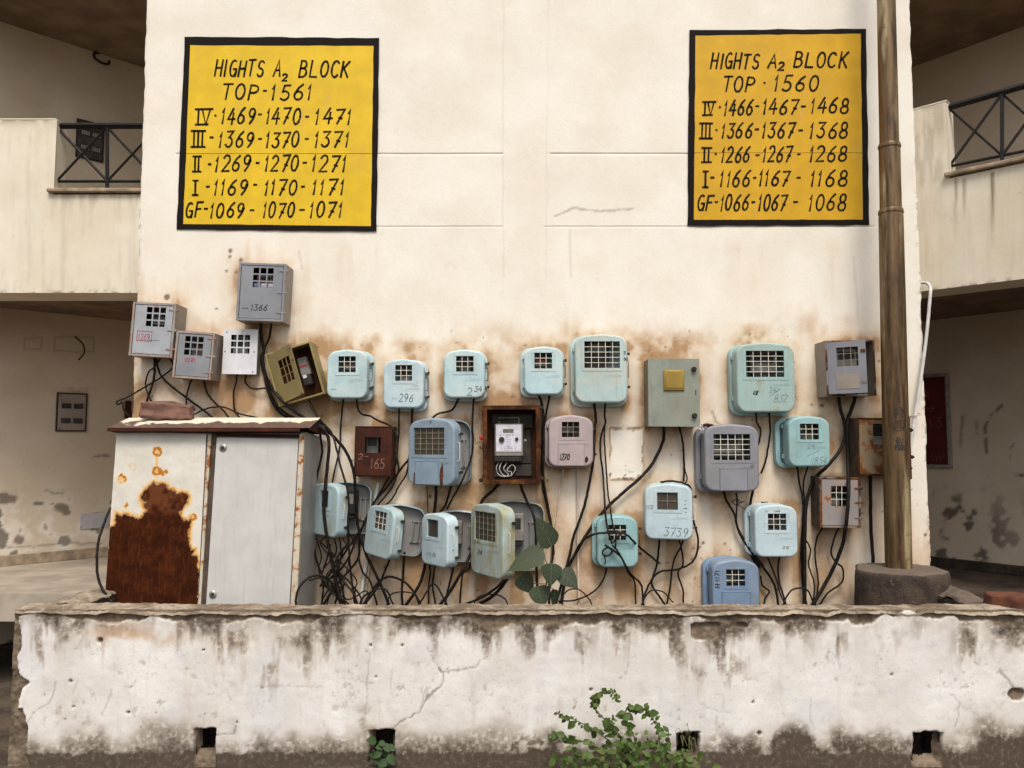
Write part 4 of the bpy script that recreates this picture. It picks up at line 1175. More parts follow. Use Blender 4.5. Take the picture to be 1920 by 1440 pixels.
    if panel:
        p0, p1, q0, q1 = lx(panel[0]), lx(panel[2]), max(lz(panel[3]), -H / 2 + .004), lz(panel[1])
        bm = bmesh.new(); box(bm, p0, p1, -t - .0042, -t + .002, q0, q1, .0015)
        fl = obj("lower_flap", bm, m, cover)
        bm = bmesh.new()
        box(bm, p0 - .005, p0 - .002, -t - .005, -t + .001, q0, q1 + .004); box(bm, p1 + .002, p1 + .005, -t - .005, -t + .001, q0, q1 + .004); box(bm, p0 - .005, p1 + .005, -t - .005, -t + .001, q1 + .0022, q1 + .0055)
        obj("flap_rim", bm, m, fl)
    if rustm:
        for q in rustm:
            cx, cz = lx(q[0]), lz(q[1]); rx, rz = q[2] * s, q[3] * s
            bm = bmesh.new(); rng = random.Random(int(q[0]))
            ring_ = [bm.verts.new((cx + rx * math.cos(k * .35) * rng.uniform(.55, 1.1), -t - (.0052 if panel and panel[0] < q[0] < panel[2] else .0015), cz + rz * math.sin(k * .35) * rng.uniform(.6, 1.1))) for k in range(18)]
            bm.faces.new(ring_); obj("rust_patch", bm, MAT["rust_frame"], cover)
    for tx in texts:
        txt, r4, tm = tx[0], tx[1], tx[2]
        sw = tx[3] if len(tx) > 3 else 1.1
        sl = tx[4] if len(tx) > 4 else .12
        bm = bmesh.new()
        off = .0056 if (panel and panel[0] < (r4[0] + r4[2]) / 2 < panel[2] and r4[1] > panel[1]) else .0014
        if len(tx) > 5 and tx[5] == 'V':       # written upright along the side
            cx_, cy_ = (r4[0] + r4[2]) / 2, (r4[1] + r4[3]) / 2
            hw, hh = (r4[2] - r4[0]) / 2, (r4[3] - r4[1]) / 2
            mp = lambda u, v: Vector((lx(cx_ + v), -t - off, lz(cy_ - u)))
            text_strokes(bm, txt, -hh, -hw, hh, hw, sw, mp, sl, seed=int(r4[0]))
        else:
            text_strokes(bm, txt, *r4, sw, lambda u, v: Vector((lx(u), -t - off, lz(v))), sl, seed=int(r4[0]))
        obj("painted_number" if any(ch.isdigit() for ch in txt) else "scribble", bm, MAT[tm], cover)
    # fittings on the free side
    if open_ is None:
        xr = W / 2 + .002
        for q in latches: small_latch(root, xr, -yb - .010, H / 2 - q * H)
        if handle: wire_handle(root, xr - .001, -yb - .014, H / 2 - handle[1] * H, H / 2 - handle[0] * H, .017)
        for q in (.2, .8):
            bm = bmesh.new(); box(bm, -W / 2 - .010, -W / 2 + .001, -yb - .020, -yb + .012, H / 2 - q * H - .014, H / 2 - q * H + .014, .002)
            obj("hinge", bm, m, root)
    else:
        wire_handle(cover, ox + W / 2 - .001, -t * .55, -H * .14, H * .14, .02, mat="bars")
        for q in (.24, .8): small_latch(cover, ox + W / 2, -.014, H / 2 - q * H)
    mw, mh = max(.07, (wx1 - wx0) * .8), max(.11, (wz1 - wz0) * 1.15)
    if open_ is None: inner_meter(root, (wx0 + wx1) / 2, (wz0 + wz1) / 2, mw, mh, -.008, -yb - t * .45, kind)
    else: inner_meter(root, -BW * .06, BH * .08, BW * .42, BH * .5, -.012, -yb - .035, kind)
    return root

RB = {}
RB[1] = domed("plain light blue meter box, first round shouldered one right of the open khaki box", (612, 655, 689, 747), (634, 668, 667, 698), (3, 3), "sky_blue", base=(2, 2, 7, 4), texts=[("_", (620, 722, 632, 730), "pencil", .6)])
RB[2] = domed("light blue meter box scrawled 296", (718, 673, 795, 765), (740.5, 684.5, 772.5, 714), (3, 3), "pale_blue", base=(2, 2, 5, 5), texts=[("296", (748, 739, 776, 753), "ink", 1.0), ("..", (734, 746, 744, 749), "pencil", 1), ("-1-", (772, 721, 785, 726), "pencil", .7)])
RB[3] = domed("light blue meter box scrawled 234, above the open rusty box", (832, 655, 909, 746), (855, 667.7, 888, 697), (3, 3), "sky_blue", base=(3, 2, 4, 5), texts=[("2", (875, 727, 886, 741), "ink", 1.1), ("34", (889, 724, 905, 734), "ink", 1.1)])
RB[4] = domed("small clean sky blue meter box right of the open rusty box, unmarked", (983, 649, 1056, 740), (1002, 661.4, 1035, 691), (3, 3), "sky_blue", base=(7, 2, 4, 4), kind="red")
RB[5] = domed("tallest pale blue green meter box, right of the smaller unmarked sky blue box", (1079, 626, 1176, 755), (1096, 640, 1162, 690), (5, 5), "grey_green", depth=.16, base=(7, 2, 3, 6), texts=[("3", (1168, 659, 1173, 664), "ink", 1.1), ("200", (1165, 671, 1177, 676), "ink", 1.1)], kind="dark", rad=.06)
RB[6] = domed("large sea green meter box with scratched pencil sums", (1383, 642, 1489, 773), (1400, 657.7, 1469.5, 707), (5, 5), "sea_green", depth=.16, base=(5, 2, 3, 5), texts=[("241", (1441, 726, 1458, 736), "pencil", .8), ("/", (1440, 729, 1462, 744), "pencil", .8), ("832", (1448, 740, 1476, 754), "pencil", .9, .3), ("03c", (1411, 733, 1422, 740), "ink", 1.1, .4)], rad=.062)
RB[7] = domed("bright teal meter box left of the rusty box behind the pole", (1480, 780, 1555.5, 875), (1501, 794.5, 1535, 824), (3, 3), "teal", base=(13, 1, 0, 3), texts=[("29", (1513, 834, 1527, 841), "pencil", .8), ("1854", (1520, 857, 1550, 870), "pencil", .9, .3), ("/", (1512, 844, 1536, 856), "pencil", .7)], depth=.17)
RB[8] = domed("grey lilac round shouldered meter box with foil scrap on its shoulder", (1323, 795, 1422, 921), (1339, 814, 1406, 862.7), (5, 5), "grey_enamel", depth=.17, base=(9, 0, -2, 5), panel=(1350, 880, 1399.5, 920), texts=[("iiii", (1405, 872, 1412, 877), "ink", .7)], rad=.058)
RB[9] = domed("palest blue meter box low on the wall, above the dusty blue box marked 1171", (1417, 946, 1494.5, 1045), (1440.5, 963, 1474, 994), (3, 3), "pale_blue", depth=.17, base=(9, 1, 0, 1), texts=[("v", (1436, 957, 1441, 961), "ink", .7), ("168", (1452, 957, 1463, 961), "ink", .8), ("25", (1465, 1024, 1478, 1029), "pencil", .8)])
RB[10] = domed("dusty blue meter box marked H.1171, half hidden by the low wall", (1337, 1049, 1423, 1165), (1362.5, 1067.5, 1397, 1099), (3, 3), "deep_blue", depth=.17, base=(9, 1, 0, 3), panel=(1355, 1111, 1405, 1163), texts=[("H.1171", (1342, 1069, 1350, 1102), "meter_dark", 1.6, .1, 'V')], peak=.022)
RB[11] = domed("teal blue meter box crossed by a knot of loose cables, right of the leafy plant", (1120, 967, 1196, 1064), (1141, 984, 1174, 1013), (3, 3), "teal", depth=.13, base=(7, 1, 1, 1))
RB[12] = domed("pale blue meter box scrawled 3739 with its cover ajar", (1211, 905, 1283, 1007), (1230, 921, 1261.4, 952.6), (2, 2), "pale_blue", open_=(1211, 904, 1296, 1008, 14, .10), glass=True, barmat="bars_dull", texts=[("3739", (1239, 985, 1277, 1000), "pencil", 1.1), ("112", (1213, 945, 1224, 951), "pencil", .8), (".", (1271, 934, 1275, 937), "ink", 1.2), (".", (1270, 941, 1274, 944), "ink", 1.2), ("-", (1270, 948, 1275, 951), "ink", 1.1), (".", (1271, 955, 1275, 958), "ink", 1.2)])
RB[13] = domed("tall yellowed meter box swung open behind the big leaves, white meter showing", (902, 942, 954, 1081), (909, 959, 943, 1014), (5, 5), "yellowed", open_=(903, 938, 1021, 1071, 58, .085), glass=True, barmat="bars_dull", texts=[("24", (914, 1033, 923, 1042), "ink", 1.0)], rad=.06, peak=.022)
RB[14] = domed("pale blue meter box with open cover and blank window, beside the tall yellowed box", (810, 963, 854, 1060), (820, 975, 839, 1007.7), None, "pale_blue", open_=(809, 957, 901, 1054, 53, .078), glass=True, texts=[("M.B", (820, 1036, 836, 1043), "pencil", .9)])
RB[15] = domed("worn blue meter box hanging tilted with cover open on a white rail", (703, 948, 746, 1043), (716, 959, 735, 992), (3, 3), "worn_blue", open_=(703, 946, 795, 1041, 48, .075), glass=True, kind="red", roll=5.5, barmat="bars")
RB[16] = domed("light blue meter box swung open behind the hanging cables beside the steel cabinet", (600, 907, 640, 1004), (614, 921, 626, 951.5), None, "worn_blue", open_=(602, 903, 696, 1001, 46, .075), glass=True, kind="dark", roll=1.5)
RB[17] = domed("large slate blue meter box with rust streaks beside its flap, cover ajar", (776, 786, 861, 912), (787.4, 804.4, 843.6, 854.7), (5, 5), "slate_blue", open_=(777, 784, 884, 909, 31, .072), glass=True, barmat="bars_dull", panel=(792, 868, 832.7, 910), rustm=[(789, 900, 2.5, 12), (839, 893, 4, 19)], texts=[("1119", (801, 791, 821, 797), "pencil", 1.3)], rad=.065, peak=.022)
RB[18] = domed("mauve pink meter box marked 1270 on its flap", (1029, 778, 1112, 875), (1053.6, 791, 1086, 819.6), (3, 3), "mauve", depth=.15, base=(6, 1, 1, 3), panel=(1047.6, 833, 1094.7, 873), rustm=[(1099, 862, 4, 7)], texts=[("1270", (1049, 851, 1068, 862), "meter_dark", 1.9)], barmat="bars_dull", peak=.02)

# ------------------------------------------------------------------ square sheet steel boxes
def plate(bm, x0, x1, z0, z1, y0, y1, holes):
    """plate with square holes, holes = list of (hx0,hx1,hz0,hz1) lying on a common grid"""
    xs = sorted({x0, x1} | {h[0] for h in holes} | {h[1] for h in holes})
    zs = sorted({z0, z1} | {h[2] for h in holes} | {h[3] for h in holes})
    hs = [(h[0], h[1], h[2], h[3]) for h in holes]
    solid = {}
    for i in range(len(xs) - 1):
        for j in range(len(zs) - 1):
            cx, cz = (xs[i] + xs[i + 1]) / 2, (zs[j] + zs[j + 1]) / 2
            solid[i, j] = not any(h[0] < cx < h[1] and h[2] < cz < h[3] for h in hs)
    F_ = {}; B_ = {}
    for i, x in enumerate(xs):
        for j, z in enumerate(zs):
            F_[i, j] = bm.verts.new((x, y0, z)); B_[i, j] = bm.verts.new((x, y1, z))
    for (i, j), s in solid.items():
        if not s: continue
        bm.faces.new((F_[i, j], F_[i + 1, j], F_[i + 1, j + 1], F_[i, j + 1]))
        bm.faces.new((B_[i, j], B_[i, j + 1], B_[i + 1, j + 1], B_[i + 1, j]))
        for di, dj, a, b in ((-1, 0, (i, j), (i, j + 1)), (1, 0, (i + 1, j), (i + 1, j + 1)), (0, -1, (i, j), (i + 1, j)), (0, 1, (i, j + 1), (i + 1, j + 1))):
            if not solid.get((i + di, j + dj), False):
                bm.faces.new((F_[a], F_[b], B_[b], B_[a]))
    for v in [v for v in bm.verts if not v.link_faces]: bm.verts.remove(v)

def sheet_box(label, cx, cy, wpx, hpx, depth, roll, mats_, win=None, grid=(3, 3), gap=.26, lip=.014, texts=(), door_ang=0, hinges=(.12, .5, .85), hinge_side=1, kind="meter", door=True, barmode=False, inset=.004, screws=False, group=GROUP_SHEET, dw=1.0):
    body, side, dmat, fmat = [MAT[k] for k in mats_]
    c = at(cx, cy, -depth)
    s = (at(cx + .5, cy, -depth) - at(cx - .5, cy, -depth)).x
    sz = (at(cx, cy - .5, -depth) - at(cx, cy + .5, -depth)).z
    W, H = wpx * s, hpx * sz
    root = thing("meter_box", label, "meter box", (c.x, 0, c.z), (0, R(roll), 0), group)
    t = .003
    bm = bmesh.new()
    x0, x1, z0, z1 = -W / 2, W / 2, -H / 2, H / 2
    # folded case: back and four sides
    box(bm, x0, x1, -.003, .004, z0, z1)
    box(bm, x0, x0 + t, -depth + .001, -.003, z0, z1); box(bm, x1 - t, x1, -depth + .001, -.003, z0, z1)
    box(bm, x0 + t, x1 - t, -depth + .001, -.003, z0, z0 + t); box(bm, x0 + t, x1 - t, -depth + .001, -.003, z1 - t, z1)
    case = obj("case", bm, side, root)
    bm = bmesh.new(); e = .0012
    box(bm, x0 + t + e, x1 - t - e, -.010, -.0045, z0 + t + e, z1 - t - e)
    obj("back_plate", bm, MAT["inside"] if kind != "rust" else MAT["rust_brown"], case)
    if lip:
        bm = bmesh.new(); y = -depth - .0015
        box(bm, x0 - .001, x0 + lip, y, -depth + .004, z0 - .001, z1 + .001, .0012); box(bm, x1 - lip, x1 + .001, y, -depth + .004, z0 - .001, z1 + .001, .0012)
        box(bm, x0 + lip + .0005, x1 - lip - .0005, y, -depth + .004, z0 - .001, z0 + lip, .0012); box(bm, x0 + lip + .0005, x1 - lip - .0005, y, -depth + .004, z1 - lip, z1 + .001, .0012)
        obj("front_frame", bm, fmat, root)
    if door:
        g = .003
        d0, d1, e0, e1 = x0 + lip + g, x1 - lip - g, z0 + lip + g, z1 - lip - g
        if not lip: d0, d1, e0, e1 = x0 - .002, x1 + .002, z0 - .002, z1 + .002
        DW, DH = (d1 - d0) * dw, e1 - e0
        holes = []
        if win:
            u0, v0, u1, v1 = win
            wx0, wx1, wz1, wz0 = x0 + u0 * W - d0, x0 + u1 * W - d0, z1 - v0 * H, z1 - v1 * H
            if dw < 1: wx0, wx1 = DW * u0, DW * u1
            if barmode: holes = [(wx0, wx1, wz0, wz1)]
            else:
                nc, nr = grid
                cw = (wx1 - wx0) / (nc + (nc - 1) * gap); ch = (wz1 - wz0) / (nr + (nr - 1) * gap)
                holes = [(wx0 + i * cw * (1 + gap), wx0 + i * cw * (1 + gap) + cw, wz0 + j * ch * (1 + gap), wz0 + j * ch * (1 + gap) + ch) for i in range(nc) for j in range(nr)]
        bm = bmesh.new()
        yf = 0.0
        plate(bm, 0, DW, e0, e1, yf - .0025, yf, holes)
        dobj = obj("door", bm, dmat, root)
        dobj.location = (d0, -depth + (inset if lip else -.001), 0)
        dobj.rotation_euler = (0, 0, -R(door_ang))
        if barmode and win and grid: grille(dobj, wx0, wx1, wz0, wz1, .002, grid[0], grid[1], barmode, r=.0018)
        LX = lambda u: u * DW if dw < 1 else x0 + u * W - d0
        LZ = lambda v: z1 - v * H
        for tx in texts:
            txt, r4, tm, sw = tx[0], tx[1], tx[2], tx[3]
            sl = tx[4] if len(tx) > 4 else .12
            bm = bmesh.new()
            k = W
            # unit: metres
            mp = lambda u, v: Vector((u, -.0038, v * -1))
            text_strokes(bm, txt, LX(r4[0]), -LZ(r4[1]), LX(r4[2]), -LZ(r4[3]), sw * s, mp, sl, seed=int(r4[0] * 100))
            obj("painted_number" if any(ch.isdigit() for ch in txt) else "scribble", bm, MAT[tm], dobj)
        if hinges:
            for q in hinges:
                zq = z1 - q * H
                bm = bmesh.new()
                if hinge_side > 0:
                    box(bm, DW - .026, DW + lip + .010, -.0065, -.003, zq - .0055, zq + .0055, .001); box(bm, DW + lip + .006, DW + lip + .0165, -.010, .012, zq - .007, zq + .007, .002)
                else:
                    box(bm, DW - .030, DW - .003, -.0065, -.003, zq - .010, zq + .010, .001)
                obj("hasp" if hinge_side < 0 else "hinge", bm, fmat, dobj)
        if screws:
            for u, v in ((.08, .06), (.05, .5), (.92, .5), (.9, .95)):
                bm = bmesh.new(); tube(bm, [Vector((LX(u), -.001, LZ(v))), Vector((LX(u), -.0045, LZ(v)))], .004, 10)
                obj("screw", bm, MAT["dark_metal"], dobj)
    if kind in ("meter", "red", "dark") :
        if win: mcx, mcz = x0 + (win[0] + win[2]) / 2 * W, z1 - (win[1] + win[3]) / 2 * H - .01
        else: mcx, mcz = 0, 0
        if dw < 1 or door_ang > 35: mcx = W * .1
        inner_meter(root, mcx, mcz, W * .42, H * .48, -.011, -depth * .62, kind)
    return root, W, H, s

S1 = sheet_box("grey sheet steel meter box marked 1366, alone above the others", 489.5, 547.5, 88, 108, .17, 2.0, ("box_grey", "box_side", "box_grey", "box_grey"), win=(.31, .08, .74, .42), texts=[("1366", (.30, .72, .66, .82), "meter_dark", 1.5, .15), ("-", (.12, .78, .24, .80), "ink", 1.1, 0)])
root, W, H, s = S1
for k, mt in enumerate(("deep_blue", "meter_face", "meter_face")):
    bm = bmesh.new(); x = -W * .19 + k * W * .15; box(bm, x, x + W * .13, -.148, -.14, H * .10, H * .16, .001); box(bm, x, x + W * .13, -.146, -.139, H * .09, H * .099) ; obj("meter_label", bm, MAT[mt], root)
S2 = sheet_box("pale grey sheet steel meter box with 1269 in a red hand drawn frame", 286, 618, 81, 101, .17, 3.0, ("box_pale", "box_side", "box_pale", "box_frame"), win=(.33, .08, .77, .44), texts=[("1269", (.185, .585, .45, .70), "redink", .95, .06), ("_", (.15, .62, .50, .535), "redink", 1.0, 0), ("_", (.15, .73, .50, .715), "redink", 1.0, 0), ("i", (.08, .54, .22, .72), "redink", 1.0, 0), ("i", (.42, .54, .56, .72), "redink", 1.0, 0), ("_", (.4, .70, .7, .695), "pencil", .7, 0)])
S3 = sheet_box("grey sheet steel meter box marked 1071, between the 1269 box and the white one", 363, 666, 72, 88, .17, 4.0, ("box_grey", "box_side", "box_grey", "box_frame"), win=(.24, .10, .72, .50), texts=[("1071", (.27, .565, .56, .645), "redink", 1.15, .0)])
S4 = sheet_box("white screwed meter box without frame, third from the left above the cabinet", 450.5, 659.5, 63, 83, .075, 1.0, ("box_white", "box_side", "box_white", "box_white"), win=(.22, .12, .78, .54), lip=0, hinges=None, screws=True)
S5 = sheet_box("khaki sheet steel meter box hanging crooked with its door wide open", 552.5, 701, 88, 102, .155, -16.6, ("khaki", "khaki", "khaki", "khaki"), win=(.36, .22, .80, .66), barmode="khaki", lip=.010, door_ang=42, hinges=(.08, .3, .92), hinge_side=-1, kind="rust")
# its meter, off to the right
root, W, H, s = S5
bm = bmesh.new(); box(bm, W * .06, W * .28, -.075, -.011, -.02, H * .30, .006); mm = obj("electric_meter", bm, MAT["meter"], root)
bm = bmesh.new(); box(bm, W * .08, W * .26, -.078, -.0752, H * .12, H * .15, .0005); obj("red_stripe", bm, MAT["redink"], mm)
bm = bmesh.new(); box(bm, W * .07, W * .27, -.085, -.011, -H * .24, -.022, .006); obj("terminal_block", bm, MAT["meter_dark"], mm)
bm = bmesh.new(); box(bm, W * .10, W * .18, -.088, -.0852, -H * .1, -H * .04, .0005); obj("seal_label", bm, MAT["meter_face"], mm)
S6 = sheet_box("lilac grey meter box with rusty edges and its door ajar, left of the pole top", 1595, 690, 92, 104, .17, -.8, ("box_side", "box_side", "grey_enamel", "rust_edge"), win=(.24, .14, .80, .48), barmode="bars_dull", grid=(3, 3), lip=.010, door_ang=30, hinges=(.22, .76), hinge_side=-1, kind="meter", dw=.79)
root, W, H, s = S6
bm = bmesh.new(); plate(bm, W * .15, W * .58, -H * .38, -H * .12, -.0045, -.0028, [])
obj("notice_plate", bm, MAT["box_side"], [c for c in root.children if c.name.startswith("door")][0])
for q in (.25, .66):
    small_latch(root, W / 2, -.10, H / 2 - q * H, .6, mat="dark_metal")
S7 = sheet_box("small rust eaten grey meter box near the pole foot, thick cable hanging across it", 1575.5, 942, 77, 95, .15, 1.0, ("box_side", "brown_side", "mauve_grey", "rust_edge"), win=(.285, .18, .68, .57), barmode="bars", grid=(3, 3), hinges=(.22, .5, .8), lip=.011)
S8 = sheet_box("rust covered meter box half hidden behind the pole", 1657, 838, 97, 108, .16, 1.0, ("rust_panel", "brown_side", "rust_panel", "rust_frame"), win=(.30, .10, .62, .46), barmode="bars_dull", grid=None, lip=.008, hinges=(.2, .86), texts=[("0116", (.09, .46, .26, .53), "chalk", 1.0)])
S9 = sheet_box("dark red rusted meter box scratched 165", 701, 846.5, 72, 94, .13, .8, ("rust_dark", "rust_dark", "rust_dark", "rust_dark"), win=(.27, .215, .675, .525), barmode="rust_dark", grid=None, lip=.004, inset=-.002, hinges=None, texts=[("165", (.42, .64, .80, .84), "chalk", 1.0, .05), ("2-", (.10, .55, .36, .66), "chalk", 1.0, .1)])
S10 = sheet_box("rusted brown meter box with no door, white meter and loose wires inside", 959, 833.5, 107, 147, .16, -.3, ("rust_frame", "rust_frame", "rust_frame", "rust_frame"), lip=.026, door=False, kind="rust")
root, W, H, s = S10
def px10(px, py, y): 
    return ((px - 959) * s, y, -(py - 833.5) * s)
bm = bmesh.new()
for (a, b, c_, d) in ((921, 775, 1000, 802), (925, 805, 996, 870), (926, 873, 960, 895), (966, 872, 998, 894)):
    p, q = px10(a, d, 0), px10(c_, b, 0); box(bm, p[0], q[0], -.03, -.0115, p[2], q[2], .003)
obj("mounting_board", bm, MAT["inside"], root)
bm = bmesh.new(); p, q = px10(927, 856, 0), px10(981, 794, 0); box(bm, p[0], q[0], -.10, -.03, p[2], q[2], .006); mm = obj("electric_meter", bm, MAT["meter"], root)
bm = bmesh.new(); p, q = px10(929.5, 847, 0), px10(978, 796, 0); box(bm, p[0], q[0], -.1035, -.1003, p[2], q[2], .001); fp = obj("face_plate", bm, MAT["meter_face"], mm)
bm = bmesh.new(); p, q = px10(943, 811, 0), px10(963, 804, 0); box(bm, p[0], q[0], -.1055, -.1036, p[2], q[2], .0005); obj("display", bm, MAT["lcd"], fp)
for dx, dy, r in ((940.5, 824, 5.2), (969, 823, 3.2)):
    bm = bmesh.new(); a = px10(dx, dy, -.1036); tube(bm, [Vector(a), Vector((a[0], -.114, a[2]))], r * s, 16); obj("dial", bm, MAT["meter_dark"], fp, 40)
bm = bmesh.new()
for k in range(6):
    a = px10(952 + (k % 2) * 3, 820 + k * 4, -.1038); 
    text_strokes(bm, "---", a[0] - .012, -a[2] - .002, a[0] + .012, -a[2] + .002, .0014, lambda u, v: Vector((u, -.1042, -v)), 0)
for k in range(3):
    a = px10(953, 838 + k * 3, -.1038); text_strokes(bm, "-----", a[0] - .05, -a[2] - .002, a[0] + .05, -a[2] + .002, .0012, lambda u, v: Vector((u, -.1042, -v)), 0)
for dx in (938, 944, 950, 953, 956, 962):
    a = px10(dx, 815.5, -.1038); text_strokes(bm, "-", a[0] - .004, -a[2] - .002, a[0] + .004, -a[2] + .002, .004, lambda u, v: Vector((u, -.1042, -v)), 0)
obj("printed_lines", bm, MAT["ink"], fp)
bm = bmesh.new(); p, q = px10(927, 866, 0), px10(979, 856.5, 0); box(bm, p[0], q[0], -.095, -.03, p[2], q[2], .004); tb = obj("terminal_block", bm, MAT["meter_dark"], mm)
bm = bmesh.new()
for k in range(7):
    a = px10(932 + k * 7, 861, 0); box(bm, a[0] - .004, a[0] + .004, -.098, -.0952, a[2] - .012, a[2] + .008, .001)
obj("terminal_screws", bm, MAT["dark_metal"], tb)
bm = bmesh.new()
p, q = px10(934, 794, 0), px10(975, 781, 0)
box(bm, p[0], q[0], -.05, -.032, q[2] - .008, q[2], .002); box(bm, q[0] - .01, q[0], -.05, -.032, p[2], q[2] - .009, .002); box(bm, p[0], p[0] + .008, -.05, -.032, p[2], p[2] + .02, .002)
obj("bracket", bm, MAT["meter"], mm)
for k, pts in enumerate(([(934, 868), (930, 878), (934, 890), (945, 894), (953, 890), (944, 880), (950, 868)], [(940, 867), (936, 880), (944, 892), (956, 893), (959, 886), (950, 882), (960, 872), (966, 880), (958, 894)])):
    bm = bmesh.new(); tube(bm, catmull([Vector(px10(x, y, -.075 - .01 * (i % 2))) for i, (x, y) in enumerate(pts)], 6), .0024, 6)
    obj("loose_wire", bm, MAT["white_pvc"], mm, 60)
for (x, y, mt, r) in ((903, 820, "redink", 5), (902, 838, "brass", 4), (901, 900, "dark_metal", 4), (1017, 765, "dark_metal", 3.5), (1016, 898, "dark_metal", 4), (985.5, 826, "steel", 3)):
    a = px10(x, y, -.12); bm = bmesh.new(); tube(bm, [Vector((a[0], -.10, a[2])), Vector((a[0], -.125, a[2])), Vector((a[0], -.130, a[2]))], [r * s, r * s, r * s * .6], 10); obj("bolt", bm, MAT[mt], root, 40)
for v in (.09, .53, .92):
    for sd_ in (-1, 1):
        bm = bmesh.new(); box(bm, sd_ * W / 2 - .006, sd_ * W / 2 + .006, -.13, -.09, H / 2 - v * H - .02, H / 2 - v * H + .02, .002) ; obj("lug", bm, MAT["rust_frame"], root)
S11 = sheet_box("grey green steel meter box with amber window and two knobs", 1263.5, 736, 95, 126, .165, .3, ("green_side", "green_side", "green_steel", "green_side"), lip=.0, hinges=None, kind="none")
root, W, H, s = S11
dr = [c for c in root.children if c.name.startswith("door")][0]
P11 = lambda px, py: ((px - 1216) * s, (736 - py) * s)
bm = bmesh.new(); a, b = P11(1244.5, 732.5), P11(1283.5, 693.5); box(bm, a[0], b[0], -.014, -.0027, a[1], b[1], .006, seg=2); aw = obj("amber_window", bm, MAT["amber"], dr, 50)
bm = bmesh.new(); a, b = P11(1249, 728), P11(1279, 698); box(bm, a[0], b[0], -.017, -.0145, a[1], b[1], .002); obj("window_pane", bm, MAT["amber"], aw)
for y in (692, 779):
    a = P11(1301.5, y); bm = bmesh.new(); tube(bm, [Vector((a[0], -.002, a[1])), Vector((a[0], -.022, a[1])), Vector((a[0], -.026, a[1]))], [4.6 * s, 4.6 * s, 3.4 * s], 16); kb = obj("knob", bm, MAT["dark_metal"], dr, 40)
a = P11(1305, 736); bm = bmesh.new(); box(bm, a[0] - .003, a[0] + .003, -.0045, -.0026, a[1] - .016, a[1] + .016, .0008); obj("keyhole", bm, MAT["meter_dark"], dr)
